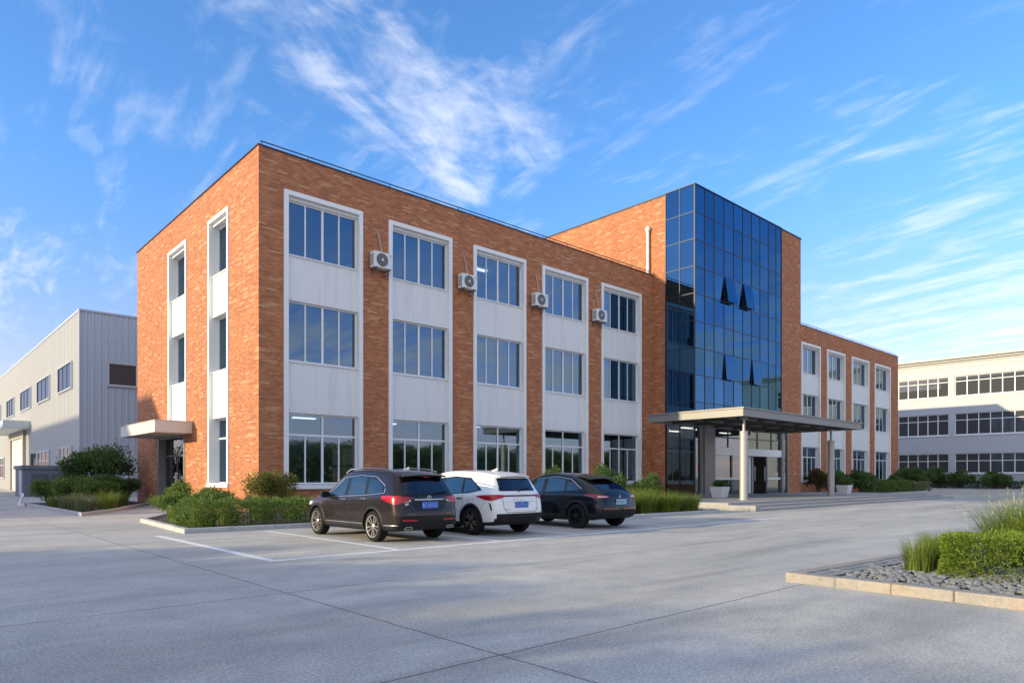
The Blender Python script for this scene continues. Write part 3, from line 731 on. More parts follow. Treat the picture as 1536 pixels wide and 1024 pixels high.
for i in range(40):
    A, B_ = Vector((-1.09,-22.72)), Vector((-1.5,-31)); t0, t1 = i/40, (i+.96)/40
    p = [A.lerp(B_, t0), A.lerp(B_, t1), A.lerp(B_, t1)+Vector((.17,0)), A.lerp(B_, t0)+Vector((.17,0))]
    b.prism([(q.x, q.y) for q in p], .05, .116+pr.uniform(-.004,.004))
kind(b.build('paving', M['paver'], bevel=.006), 'structure')
b = MB(); ico = bmesh.new(); bmesh.ops.create_icosphere(ico, subdivisions=1, radius=1); iv = [v.co.copy() for v in ico.verts]; ifc = [tuple(v.index for v in f.verts) for f in ico.faces]
for i in range(2900):
    x = pr.uniform(-.93, 1.6) if i < 1150 else pr.uniform(-1.0, 6) if i < 1500 else pr.uniform(-1.0, 5); y = pr.uniform(-25.8, -22.72) if i < 1500 else pr.uniform(-30.8, -25.6)
    if x < -1.0-(-24.5-y)*.05 : continue
    if y > -22.68-(x+1)*.066: continue
    s = pr.uniform(.022, .058); m = Matrix.Rotation(pr.uniform(0, 6.3), 3, 'Z') @ Matrix.Rotation(pr.uniform(-.5, .5), 3, 'X'); sc = Vector((s*pr.uniform(.8,1.5), s, s*pr.uniform(.4,.75)))
    n = len(b.v)
    for v in iv:
        q = m @ Vector((v.x*sc.x, v.y*sc.y, v.z*sc.z))*(1+pr.uniform(-.16,.16)); b.v.append((x+q.x, y+q.y, .10+s*.25+q.z))
    for f in ifc: b.f.append(tuple(n+k for k in f)); b.m.append(0)
kind(b.build('gravel', M['gravel']), 'stuff')

# ------------------------------------------------------------------ plants
def leaf_mesh(mb, p, d, l, w, up, m=0):
    """one folded leaf"""
    s = d.cross(up)
    if s.length < 1e-3: s = d.cross(Vector((1, 0, 0)))
    s.normalize(); nrm = s.cross(d)
    n = len(mb.v); mid = p+d*l*.5
    mb.v += [tuple(p), tuple(mid+s*w*.5+nrm*w*.18), tuple(p+d*l), tuple(mid-s*w*.5+nrm*w*.18)]
    mb.f += [(n, n+1, n+2), (n, n+2, n+3)]; mb.m += [m, m]
def rdir(r):
    while True:
        v = Vector((r.uniform(-1,1), r.uniform(-1,1), r.uniform(-1,1)))
        if .05 < v.length < 1: return v.normalized()
def bush_parts(seed, rx, ry, rz, nleaf, ll, lw, nblob=16, z0=.0, shell=.55, upb=.35, br=.34):
    """(foliage, stem) meshes of a shrub: leaves spread over many uneven clumps"""
    r = random.Random(seed); fo, st = MB(), MB(); bl = []
    for i in range(nblob):
        d = rdir(r); d.z = abs(d.z)*1.0-.15 if i % 3 else d.z*.5; k = r.uniform(.35, .86)
        c = Vector((d.x*rx*k, d.y*ry*k, z0+rz*(1+d.z*k*.98))); s = r.uniform(.6, 1.25)*br
        bl.append((c, Vector((rx*s, ry*s, rz*s*1.0))))
        st.tube([(c.x*.08, c.y*.08, 0), (c.x*.45+r.uniform(-.05,.05)*rx, c.y*.45, c.z*.5), tuple(c)], [max(.006, .016*rz)+.006, .012*rz+.005, .005], 5)
    for i in range(nleaf):
        c, s = r.choice(bl); d = rdir(r); k = r.random()**shell
        if r.random() < .04: k *= 1.35
        p = c+Vector((d.x*s.x*k, d.y*s.y*k, d.z*s.z*k))
        if p.z < .02: continue
        dd = (d+rdir(r)*.9+Vector((0, 0, upb))).normalized()
        leaf_mesh(fo, p, dd, ll*r.uniform(.6, 1.3), lw*r.uniform(.7, 1.25), (d+rdir(r)*.7).normalized())
    return fo, st
def bush(name, label, mat, seed, rx, ry, rz, nleaf, ll, lw, loc, group=None, rz_=0, **kw):
    t = thing(name, label, 'shrub' if 'tree' not in name else 'tree', loc, rz_, group)
    fo, st = bush_parts(seed, rx, ry, rz, nleaf, ll, lw, **kw)
    fo.build('foliage', mat, t); st.build('stem', M['bark'], t)
    return t
def recopy(src, label, loc, sc=1, rz=0, group=None, mat=None):
    t = copy_tree(src); t.location = loc; t.rotation_euler = (0, 0, rz); t.scale = (sc, sc, sc) if not isinstance(sc, tuple) else sc
    t['label'] = label
    if group: t['group'] = group
    if mat:
        for ch in t.children:
            if ch.name.startswith(('foliage', 'blades')): ch.data = ch.data.copy(); ch.data.materials[0] = mat
    return t
def grass(name, label, mat, seed, rad, hgt, nbl, wd, loc, group=None, lean=.5, seeds=0, cat='grass tuft'):
    r = random.Random(seed); b, sd = MB(), MB()
    for i in range(nbl):
        a = r.uniform(0, 6.283); q = rad*math.sqrt(r.random())*.55; p = Vector((q*math.cos(a), q*math.sin(a), 0))
        a2 = a+r.uniform(-.9, .9); out = Vector((math.cos(a2), math.sin(a2), 0)); h = hgt*r.uniform(.55, 1.08); le = lean*h*r.uniform(.15, 1.15); cu = r.uniform(0, .35)*h*lean
        sv = Vector((-out.y, out.x, 0))*wd*r.uniform(.6, 1.2); n = len(b.v)
        for k in range(5):
            t_ = k/4; c = p+out*(le*t_**1.8)+Vector((0, 0, h*t_-cu*t_**3)); w = (1-t_**1.6)*.5+.04
            b.v += [tuple(c-sv*w), tuple(c+sv*w)]
        for k in range(4): b.f.append((n+2*k, n+2*k+1, n+2*k+3, n+2*k+2)); b.m.append(0)
        if seeds and r.random() < seeds:
            for k in range(12):
                pp = c-Vector((0, 0, 1))*r.uniform(-.02, .10)+out*r.uniform(-.015, .015); leaf_mesh(sd, pp, (rdir(r)*.6+Vector((0,0,1))).normalized(), .028, .010, rdir(r))
    t = thing(name, label, cat, loc, 0, group)
    b.build('blades', mat, t)
    if seeds: sd.build('seed_heads', M['seed'], t)
    return t
def hedge(name, label, mat, seed, lx, ly, h, nleaf, ll, lw, loc, rz=0, group=None, rough=.05):
    """clipped hedge: dense leaves over an uneven box with rounded edges"""
    r = random.Random(seed); fo, st = MB(), MB()
    for i in range(nleaf):
        x, y, z = r.uniform(-1, 1), r.uniform(-1, 1), r.random()
        f = r.random()
        if f < .40: z = 1-r.random()**2*.25
        elif f < .66: y = math.copysign(1-r.random()**2*.25, y)
        elif f < .84: x = math.copysign(1-r.random()**2*.10, x)
        p = Vector((x*lx/2, y*ly/2, z*h)); nz = noise.noise(p*2.6+Vector((seed, 0, 0)))*rough*2+noise.noise(p*7)*rough
        e = max(abs(x), 0)**6+abs(y)**6+max(0, z-.1)**6
        p *= 1+nz/max(.4, h)-.035*max(0, e-1); p.z = max(.01, p.z)
        d = Vector((x*abs(x)**3, y*abs(y)**3, max(0, z)**3*1.1)); d = (d+rdir(r)*.85+Vector((0, 0, .25))).normalized()
        if r.random() < .015: p += d*.035
        leaf_mesh(fo, p, d, ll*r.uniform(.6, 1.3), lw*r.uniform(.7, 1.25), (d+rdir(r)).normalized())
    st.tube([(-lx*.48, 0, .01), (0, .02, .012), (lx*.48, 0, .01)], .014, 5)
    for i in range(int(lx*6)):
        x = r.uniform(-.47, .47)*lx; y = r.uniform(-.4, .4)*ly; st.tube([(x, 0, .01), (x, y, .05), (x+r.uniform(-.05,.05), y, h*.5), (x+r.uniform(-.1,.1), y, h*.85)], [.012, .012, .008, .004], 5)
    t = thing(name, label, 'hedge', loc, rz, group); fo.build('foliage', mat, t); st.build('stem', M['bark'], t); return t

S = .07
# bed left of the side door
G1 = 'shrubs of the bed left of the side door'; G2 = 'grass tufts along the kerb of the left bed'
bush('shrub', 'tall round shrub at the far corner of the brick wall', M['leaf_dark'], 11, 1.95, 1.6, 1.6, 9500, .17, .075, (-2.35, 16.7, S), nblob=30, z0=.22, br=.32)
s1 = bush('shrub', 'green bushy shrub at the far left end of the left bed before the shed', M['leaf'], 12, 1.0, 1.1, .72, 4200, .13, .05, (-4.5, 16.6, S), G1, nblob=20)
recopy(s1, 'green shrub in the middle of the left bed, before the warehouse gable', (-4.1, 13.2, S), 1.12, 2.1, G1)
recopy(s1, 'bright green shrub behind the pale grass tufts of the left bed', (-3.5, 10.8, S), (.95,.95,1.0), 4.0, G1)
s2 = bush('shrub', 'dark shrub touching the brick wall left of the side door', M['leaf_dark'], 13, .85, 1.0, .85, 3800, .13, .055, (-1.1, 15.6, S), G1, nblob=18)
recopy(s2, 'dark shrub under the tall round shrub of the left bed', (-2.6, 14.2, S), 1.15, 1.2, G1)
recopy(s2, 'low dark shrub at the back of the left bed, behind the middle green shrub', (-2.9, 18.2, S), (1.1,1.1,.9), 3.2, G1)
g1 = grass('grass', 'pale grey-green grass tuft nearest the street corner of the left bed kerb', M['leaf_grey'], 21, .62, .78, 420, .016, (-4.75, 6.3, S), G2)
for lab, loc, sc, rz in (('second pale grass tuft from the kerb corner of the left bed', (-4.75, 8.0, S), 1.05, 1), ('third pale grass tuft along the street kerb of the left bed', (-4.8, 9.8, S), .95, 2.4),
                         ('wide spiky grass tuft on the path side of the left bed', (-3.5, 8.3, S), 1.15, 4), ('spiky grass tuft near the door end of the left bed', (-2.5, 10.7, S), 1.1, 5.1), ('small yellow-green tuft at the left end of the left bed kerb', (-4.9, 12.4, S), .8, .4)):
    recopy(g1, lab, loc, sc, rz, G2, M['blade'] if 'spiky' in lab or 'yellow' in lab else None)
b = MB(); b.prism([(-5.75,16.6),(-5.55,16.6),(-5.45,18.4),(-5.65,18.4)], 0, .1); m = Matrix.Translation((-5.62, 17.2, .30)) @ Matrix.Rotation(R(-30), 4, 'X'); b.obox(m, .09, 1.1, .22)
tag(b.build('kerb_slab', M['trim'], bevel=.01), 'white slanted slab leaning at the street end of the left bed', 'slab')

# corner bed in front of the brick corner
G3 = 'shrubs of the corner bed'; G4 = 'grass tufts of the corner bed'
bush('shrub', 'warm olive twiggy shrub right at the brick corner between the two facades', M['leaf_olive'], 31, 1.25, 1.0, .85, 6500, .10, .038, (-.3, -1.6, S), G3, nblob=18, z0=.15)
bush('shrub', 'olive shrub under the side window of the sunlit brick wall', M['leaf_olive'], 32, .8, .9, .62, 3600, .10, .040, (-1.3, 1.2, S), G3, nblob=16)
bush('shrub', 'tall thin-leaved shrub right of the side door, by the path', M['leaf'], 33, .65, .8, .72, 3000, .10, .04, (-1.5, 5.2, S), G3, nblob=14)
s3 = bush('shrub', 'leafy green shrub in the middle of the corner bed', M['leaf'], 34, 1.0, .85, .52, 4600, .10, .038, (-2.6, -2.6, S), G3, nblob=20)
recopy(s3, 'green shrub at the left edge of the corner bed beside the path', (-3.6, -1.6, S), (.8,.9,.95), 2.0, G3)
recopy(s3, 'green shrub against the plinth below the first ground floor window', (2.6, -1.6, S), (1.1,.8,.75), 3.4, G3)
hedge('hedge', 'low bushy hedge along the front kerb left of the brown car', M['leaf'], 35, 4.4, 1.3, .70, 9000, .085, .034, (-2.2, -6.3, S), 0, None, .10)
hedge('hedge', 'low hedge under the ground floor windows behind the parked cars', M['leaf_dark'], 36, 7.6, 1.0, .6, 7000, .10, .04, (4.4, -6.5, S), 0, None, .09)
g2 = grass('grass', 'feathery yellow-green grass tuft at the front left corner of the corner bed', M['blade'], 41, .55, .78, 520, .012, (-4.15, -6.3, S), G4, .45)
for lab, loc, sc, rz in (('grass tuft on the left kerb of the corner bed', (-4.25, -4.6, S), .9, 1.1), ('grass tuft halfway along the front of the corner bed', (-3.1, -5.3, S), 1.05, 2.2),
                         ('grass tuft sticking up behind the low hedge of the corner bed', (-1.7, -4.5, S), 1.1, 3.9), ('grass tuft near the brown car in the corner bed', (-.9, -5.0, S), .95, 5), ('small grass tuft by the path in the corner bed', (-3.9, -2.9, S), .8, .3)):
    recopy(g2, lab, loc, sc, rz, G4)
# bed between the black car and the porch
G5 = 'shrubs beside the porch'; G6 = 'grass tufts beside the porch'
s4 = bush('shrub', 'dark leafy shrub before the last white window bay, right of the black car', M['leaf_dark'], 51, 1.05, .95, 1.0, 6500, .11, .05, (14.0, -6.2, S), G5, nblob=20, z0=.1)
recopy(s4, 'dark shrub at the dark glass corner of the tower', (15.1, -7.6, S), (.8,.8,.8), 2.2, G5)
recopy(s4, 'dark shrub half hidden behind the roof of the black car', (11.4, -5.0, S), (.95,.95,.95), 4.1, G5)
g3 = grass('grass', 'sunlit yellow-green grass tuft just right of the black car', M['blade'], 61, .95, .98, 1150, .016, (8.6, -10.1, S), G6, .55)
for lab, loc, sc, rz in (('second sunlit grass tuft right of the black car', (9.9, -10.2, S), .95, 1), ('grass tuft in the middle of the bed right of the black car', (11.2, -10.2, S), 1.0, 2.5), ('grass tuft nearer the porch in the bed right of the black car', (12.6, -10.4, S), .95, 4),
                         ('last grass tuft before the porch wall', (13.9, -10.5, S), .85, 5), ('grass tuft at the back of the bed right of the black car', (10.2, -8.7, S), 1.1, 3), ('grass tuft behind the others beside the porch wall', (12.6, -8.9, S), 1.1, .6)):
    recopy(g3, lab, loc, sc, rz, G6, M['leaf_lime'] if 'second' in lab or 'nearer' in lab else None)
# bed along the right wing
G7 = 'shrubs along the right wing'
bush('shrub', 'reddish-brown shrub beside the entrance glass of the tower', M['rust'], 71, 1.0, 1.0, 1.25, 3000, .20, .09, (42.4, -3.6, S), G7, nblob=16)
s5 = bush('shrub', 'dark shrub left of the right canopy column', M['leaf_dark'], 72, 1.5, 1.2, 1.0, 4600, .22, .09, (44.6, -4.0, S), G7, nblob=20)
for lab, loc, sc, rz in (('dark shrub right of the red-brown shrub by the right wing', (48.6, -2.6, S), .95, 1.7), ('dark shrub behind the right white planter', (49.6, -4.0, S), 1.05, 2.8), ('low dark shrub below the second window bay of the right wing', (56.0, -2.2, S), .8, 4.4),
                         ('dark shrub at the far end of the right wing', (70.9, -1.0, S), 1.25, 5.2), ('dark shrub below the last window bay of the right wing', (66.0, -1.2, S), .85, 3)):
    recopy(s5, lab, loc, sc, rz, G7)
hedge('hedge', 'bright green low hedge below the windows of the right wing', M['leaf'], 73, 8, 1.7, .95, 6000, .17, .07, (57.2, -3.5, S), .03, None, .12)
hedge('hedge', 'grey-green low hedge at the far end of the right wing bed', M['leaf_grey'], 74, 8, 1.6, .8, 5000, .17, .07, (66.0, -3.0, S), .12, None, .12)
# shrubs before the white building
G8 = 'shrubs before the white building'
s6 = bush('shrub', 'dark shrub before the white building, nearest the brick wing', M['leaf_dark'], 81, 1.6, 2.1, 1.25, 4200, .30, .12, (85.6, 3.9, S), G8, nblob=22, z0=.1)
for lab, loc, sc, rz in (('second dark shrub from the brick wing before the white building', (85.6, .9, S), 1.02, 1.3), ('wide dark shrub under the pillar between the ribbon windows', (85.6, -2.0, S), (.9,.95,.85), 2.6),
                         ('broad dark shrub at the right edge before the white building', (85.6, -5.6, S), (1,1.25,.8), 4.4), ('dark shrub past the right frame edge before the white building', (85.8, -10.4, S), (1,1.1,.7), 5.1)):
    recopy(s6, lab, loc, sc, rz, G8)
hedge('hedge', 'long low dark hedge along the foot of the white building', M['leaf_dark'], 82, 34, 1.6, .75, 7500, .28, .12, (86.6, -6, S), R(90), None, .14)
# the near island
hedge('hedge', 'clipped bright green box hedge on the gravel island at the right', M['leaf_lime'], 91, 1.15, 3.4, .58, 26000, .036, .019, (.52, -25.32, .09), 0, None, .016)
G9 = 'grasses of the gravel island'
g4 = grass('grass', 'upright green grass tuft left of the clipped hedge on the gravel island', M['blade'], 92, .34, .56, 620, .0075, (.38, -23.28, .09), G9, .38)
recopy(g4, 'grass tuft at the corner of the clipped hedge on the gravel island', (.95, -23.42, .09), 1.06, 2, G9, M['leaf_lime'])
recopy(g4, 'grass tuft behind the first tuft on the gravel island', (1.7, -23.1, .09), 1.02, 4, G9)
recopy(g4, 'small grass tuft between hedge and slate border on the gravel island', (2.5, -23.25, .09), .9, 1, G9, M['leaf_lime'])
g5 = grass('tall_grass', 'tall flowering grass behind the clipped hedge, left clump', M['blade'], 93, .80, 1.05, 1500, .011, (2.9, -24.0, .09), 'tall flowering grasses on the island', .60, .05, 'tall grass')
recopy(g5, 'tall flowering grass behind the clipped hedge, right clump at the frame edge', (2.9, -24.9, .09), 1.12, 2.4)
recopy(g5, 'tall flowering grass in the second row of the island, between the two front clumps', (3.9, -24.2, .09), 1.15, 4.2)
s9 = bush('shrub', 'loose light green shrub behind the clipped hedge on the gravel island', M['leaf_lime'], 94, 1.0, 1.2, .46, 14000, .055, .018, (2.2, -24.9, .09), nblob=30, br=.3, upb=.7)
# planters by the entrance
def planter(label, loc):
    t = thing('planter', label, 'planter', loc, 0, 'white planters by the entrance')
    b = MB(); n = 0
    b.v += [(x*s, y*s, z) for z, s in ((0,.30),(.62,.42),(.62,.36),(.50,.35)) for x, y in ((-1,-1),(1,-1),(1,1),(-1,1))]
    for k in range(3):
        for i in range(4):
            j = (i+1) % 4; b.f.append((4*k+i, 4*k+j, 4*k+4+j, 4*k+4+i)); b.m.append(0)
    b.f += [(3,2,1,0), (12,13,14,15)]; b.m += [0, 0]
    b.build('pot', M['pot'], t, bevel=.012)
    fo, st = bush_parts(5, .42, .42, .26, 900, .14, .05, nblob=10); fo.build('plant', M['leaf_dark'], t, loc=(0, 0, .50))
    return t
planter('white square planter with a green plant beside the grey pilaster and glass doors', (24.1, -5.95, .33))
planter('white planter at the foot of the right canopy column', (37.2, -7.6, .33))
# small post far left
t = thing('bollard', 'grey steel post with flat top in the far left yard', 'bollard', (-6.9, 55.5, 0))
b = MB(); b.lathe([(.22, 0), (.22, .1), (.12, .12), (.12, 1.5)], (0, 0, 0)); b.build('post', M['beam'], t, smooth=True)
b = MB(); b.box(-.45, .3, -.2, .2, 1.5, 1.58); b.build('top_plate', M['beam'], t)

# trees in the yard left of the frame; their crowns dapple the foreground
def tree(label, loc, seed, h, rx):
    t = thing('tree', label, 'tree', loc, 0, 'trees left of the yard'); r = random.Random(seed)
    st = MB(); st.tube([(0,0,0),(.05,.03,h*.25),(.0,.1,h*.5),(.1,0,h*.8)], [.16,.13,.10,.04], 8)
    for i in range(8):
        a = i*.8; z = h*(.28+.06*i); st.tube([(0,0,z),(math.cos(a)*rx*.4,math.sin(a)*rx*.4,z+h*.1),(math.cos(a)*rx*.75,math.sin(a)*rx*.75,z+h*.16)], [.06,.04,.015], 6)
    st.build('trunk', M['bark'], t)
    fo, _ = bush_parts(seed, rx, rx, h*.36, 9000, .27, .15, nblob=26, z0=h*.27, br=.34)
    fo.build('crown', M['leaf'], t); return t
T0 = tree('leafy street tree left of the yard, nearest the factory block', (-32, -6.0, 0), 101, 7.4, 2.6)
for lab, loc, sc in (('leafy street tree left of the yard, second from the factory block', (-31, -10.3, 0), 1.02), ('leafy street tree left of the yard, third from the factory block', (-32.5, -13.4, 0), 1.0),
                     ('leafy street tree left of the yard, fourth from the factory block', (-31, -16.8, 0), .98), ('leafy street tree left of the yard, farthest from the factory block', (-32, -20.6, 0), 1.05)):
    recopy(T0, lab, loc, sc, rnd.uniform(0, 6), 'trees left of the yard')
# wood beyond the far side of the yard, behind the camera: mirrored in the ground-floor panes
r_ = random.Random(55); fo = MB()
for i in range(260):
    x = -70+270*i/260+r_.uniform(-1.5, 1.5); y = r_.uniform(-150, -130); h = r_.uniform(8.0, 10.5)
    for k in range(300):
        d = rdir(r_); p = Vector((x+d.x*4.6, y+d.y*4.6, max(.3, h*.55+d.z*h*.45))); leaf_mesh(fo, p, (d+rdir(r_)*.5).normalized(), .95, .75, rdir(r_))
kind(fo.build('woods', M['leaf_dark']), 'stuff')
# ------------------------------------------------------------------ parked cars (x forward, y left, z up in car space)
def car_paint(name, col, metal=.0, rough=.35):
    q = NT(name); q.set(Metallic=metal, Roughness=rough); p = q.obj()
    d = q.ramp(q.noise(p, 3.5, 6, .7), [(.4, (0,0,0)), (.75, (1,1,1))])
    lw = q.n('ShaderNodeSeparateXYZ'); q.l(p, lw.inputs[0])
    dust = q.math('MULTIPLY', q.math('MULTIPLY_ADD', lw.outputs[2], -.9, .95, clamp=True), q.math('MULTIPLY_ADD', d, .10, .0))
    q.l(q.mix(dust, col, (.22,.19,.16)), q.b.inputs['Base Color'])
    q.l(q.math('MULTIPLY_ADD', dust, .5, rough), q.b.inputs['Roughness'])
    q.b.inputs['Specular IOR Level'].default_value = .12; q.b.inputs['Coat Weight'].default_value = .65; q.l(q.math('MULTIPLY_ADD', dust, .45, .03), q.b.inputs['Coat Roughness'])
    return q.mat
MC = dict(
    plast=plain('black_plastic', (.014,.0145,.016), .55, 0, .2, 20, .1, 200, spec=.22), trim=plain('gloss_black', (.006,.006,.007), .3, spec=.3), tyre=plain('tyre_rubber', (.014,.014,.014), .85, 0, .25, 18, .2, 120, spec=.2),
    chrome=plain('chrome', (.62,.62,.62), .12, 1, .03), silver=plain('silver_rim', (.62,.58,.53), .28, .9, .05), darkrim=plain('dark_rim', (.03,.031,.034), .3, .6), black_in=plain('wheel_well', (.008,.008,.008), .9),
    glass=mirror_glass_mat('car_glass', (.008,.011,.012), (.42,.62,.68), .15, 0), rglass=mirror_glass_mat('rear_glass', (.004,.005,.006), (.6,.7,.8), .05, 0),
    red=plain('red_lens', (.34,.006,.010), .2, 0, .25, 9, coat=.25), dred=plain('dark_red_lens', (.11,.005,.009), .2, 0, .1, 9, coat=.25), clear=plain('clear_lens', (.62,.50,.48), .15, 0, .1, coat=1),
    plate=plain('blue_plate', (.012,.10,.46), .4, 0, .05), wplate=plain('pale_plate', (.36,.56,.70), .4, 0, .05), glyph=plain('plate_glyph', (.30,.40,.62), .5, 0, .05), dglyph=plain('plate_dark_glyph', (.10,.16,.22), .5, 0, .05), amber=plain('amber', (.5,.12,.01), .2),
    reflector=plain('headlight', (.55,.56,.56), .12, .3, coat=1), seam=plain('panel_gap', (.004,.004,.004), .9))
KF = (-1, -.82, -.46, 0, .46, .82, 1)
def car_cage(st, rear_x, clad):
    """body cage of a car; st rows: x_low, x_top, z_bottom, z_belt, z_top, w_low, w_top"""
    vid = {}; V = []; F = []; Mi = []; NI = len(st)-1; J = 8; crown = .035
    lowf = (0, .10, .36, .70, 1.0); loww = (.90, .985, 1.0, 1.0, .975)
    def pos(i, j, k):
        xl, xt, zb, ze, zt, wl, wt = st[i]
        if j <= 4: z = zb+(ze-zb)*lowf[j]; w = wl*loww[j]; x = xl
        else:
            f = (.07, .36, .72, 1.0)[j-5]; z = ze+(zt-ze)*f; x = xl+(xt-xl)*f; w0 = wl*.95; w = w0+(wt-w0)*(f**1.25)
        if i == 0: x = rear_x[j]+.075*(1-0)*(abs(KF[k])**3)
        elif i == NI: x -= .16*(abs(KF[k])**2.2)-.03*(j in (1,2,3))
        y = w*KF[k]
        if j == J: z += crown*(1-KF[k]**2)
        return (x, y, z)
    def v(i, j, k):
        if (i, j, k) not in vid: vid[(i, j, k)] = len(V); V.append(pos(i, j, k))
        return vid[(i, j, k)]
    K = len(KF)-1
    for i in range(NI):
        for j in range(J):
            m = 1 if j < clad else 0
            F.append((v(i,j,K), v(i,j+1,K), v(i+1,j+1,K), v(i+1,j,K))); Mi.append(m)
            F.append((v(i,j,0), v(i+1,j,0), v(i+1,j+1,0), v(i,j+1,0))); Mi.append(m)
        for k in range(K):
            F.append((v(i,J,k), v(i+1,J,k), v(i+1,J,k+1), v(i,J,k+1))); Mi.append(0)
            F.append((v(i,0,k), v(i,0,k+1), v(i+1,0,k+1), v(i+1,0,k))); Mi.append(1)
    for j in range(J):
        for k in range(K):
            F.append((v(0,j,k), v(0,j+1,k), v(0,j+1,k+1), v(0,j,k+1))); Mi.append(1 if j < clad+1 else 0)
            F.append((v(NI,j,k), v(NI,j,k+1), v(NI,j+1,k+1), v(NI,j+1,k))); Mi.append(1 if j < clad else 0)
    return V, F, Mi
def cyl_obj(x, r):
    b = MB(); b.lathe([(r, .50), (r, 1.3)], (x, 0, .36), 'y', 40); b.lathe([(r, -1.3), (r, -.50)], (x, 0, .36), 'y', 40)
    return b.build('cutter', MC['black_in'], fix=True)
class Car:
    def __init__(s, name, label, loc, st, rear_x, paint, clad, rax, fax, wr=.36):
        s.t = thing(name, label, 'car', loc, R(90), 'cars parked in the bays before the brick building'); s.rax, s.fax, s.wr = rax, fax, wr
        V, F, Mi = car_cage(st, rear_x, clad)
        me = bpy.data.meshes.new('body'); me.from_pydata(V, [], F); me.materials.append(paint); me.materials.append(MC['plast']); me.materials.append(MC['black_in'])
        me.polygons.foreach_set('material_index', Mi)
        o = bpy.data.objects.new('body', me); COL.objects.link(o)
        sub = o.modifiers.new('s', 'SUBSURF'); sub.levels = sub.render_levels = 3
        dg = bpy.context.evaluated_depsgraph_get(); s.bvh = BVHTree.FromObject(o, dg)
        ar = wr+.055; cut = []
        for x in (rax, fax):
            c = cyl_obj(x, ar); cut.append(c); md = o.modifiers.new('b', 'BOOLEAN'); md.operation = 'DIFFERENCE'; md.solver = 'EXACT'; md.object = c
        dg = bpy.context.evaluated_depsgraph_get(); nm = bpy.data.meshes.new_from_object(o.evaluated_get(dg), depsgraph=dg)
        o.modifiers.clear(); o.data = nm
        for c in cut: bpy.data.objects.remove(c, do_unlink=True)
        while len(nm.materials) < 3: nm.materials.append(MC['black_in'])
        nm.materials[2] = MC['black_in']
        for p in nm.polygons:
            c = p.center
            for x in (rax, fax):
                if abs(c.y) > .49 and math.hypot(c.x-x, c.z-.36) < ar+.004 and (abs(p.normal.y) < .5 or abs(c.y) < .52): p.material_index = 2
            p.use_smooth = True
        nm.set_sharp_from_angle(angle=R(42)); o.parent = s.t; o.name = 'body'; s.body = o
    def hit(s, ax, a, b):
        if ax == 'L': og, d = Vector((a, 3, b)), Vector((0, -1, 0))
        elif ax == 'B': og, d = Vector((-5, a, b)), Vector((1, 0, 0))
        elif ax == 'T': og, d = Vector((a, b, 4)), Vector((0, 0, -1))
        elif ax == 'F': og, d = Vector((5, a, b)), Vector((-1, 0, 0))
        elif ax == 'C':
            d = Vector((.7071, -.7071, 0)); og = Vector((-2.05, .80, b))-d*3+Vector((.7071, .7071, 0))*a
        h = s.bvh.ray_cast(og, d)
        if h[0] is None: h = s.bvh.find_nearest(og+d*2.8)
        n = h[1]
        if n.dot(d) > 0: n = -n
        return h[0], n
    def line(s, ax, pts, off=.0):
        out = []
        for i in range(len(pts)-1):
            for q in range(7): 
                f = q/7; a = pts[i][0]+(pts[i+1][0]-pts[i][0])*f; b = pts[i][1]+(pts[i+1][1]-pts[i][1])*f
                p, n = s.hit(ax, a, b); out.append(p+n*off)
        p, n = s.hit(ax, *pts[-1]); out.append(p+n*off); return out
    def patch(s, name, mat, ax, bot, top, off=.006, nu=14, nv=6, parent=None, both=True, thick=.03):
        """a panel that lies on the body: outline from two polylines, with its own thickness"""
        def rs(pl, t):
            n = len(pl)-1; f = t*n; i = min(int(f), n-1); f -= i
            return (pl[i][0]+(pl[i+1][0]-pl[i][0])*f, pl[i][1]+(pl[i+1][1]-pl[i][1])*f)
        grid = []
        for jj in range(nv+1):
            for ii in range(nu+1):
                u = ii/nu; A, B_ = rs(bot, u), rs(top, u); f = jj/nv
                p, n = s.hit(ax, A[0]+(B_[0]-A[0])*f, A[1]+(B_[1]-A[1])*f); grid.append((p+n*off, p-n*thick))
        W = nu+1; rim = [jj*W for jj in range(nv)]+[nv*W+ii for ii in range(nu)]+[jj*W+nu for jj in range(nv, 0, -1)]+[ii for ii in range(nu, 0, -1)]
        for sg in ((1, -1) if both else (1,)):
            mb = MB(); mb.v = [(q.x, q.y*sg, q.z) for q, _ in grid]
            for jj in range(nv):
                for ii in range(nu): mb.f.append((jj*W+ii, jj*W+ii+1, (jj+1)*W+ii+1, (jj+1)*W+ii)); mb.m.append(0)
            m0 = len(mb.v); mb.v += [(grid[q][1].x, grid[q][1].y*sg, grid[q][1].z) for q in rim]
            for q in range(len(rim)):
                r2 = (q+1) % len(rim); mb.f.append((rim[q], rim[r2], m0+r2, m0+q)); mb.m.append(0)
            o = mb.build(name, mat, parent or s.t, smooth=True, fix=True)
        return o
    def strip(s, name, mat, ax, pts, r, off=0, parent=None, both=False, seg=6):
        P = s.line(ax, pts, off)
        for sg in ((1, -1) if both else (1,)):
            mb = MB(); mb.tube([(p.x, p.y*sg, p.z) for p in P], r, seg); o = mb.build(name, mat, parent or s.t, smooth=True)
        return o
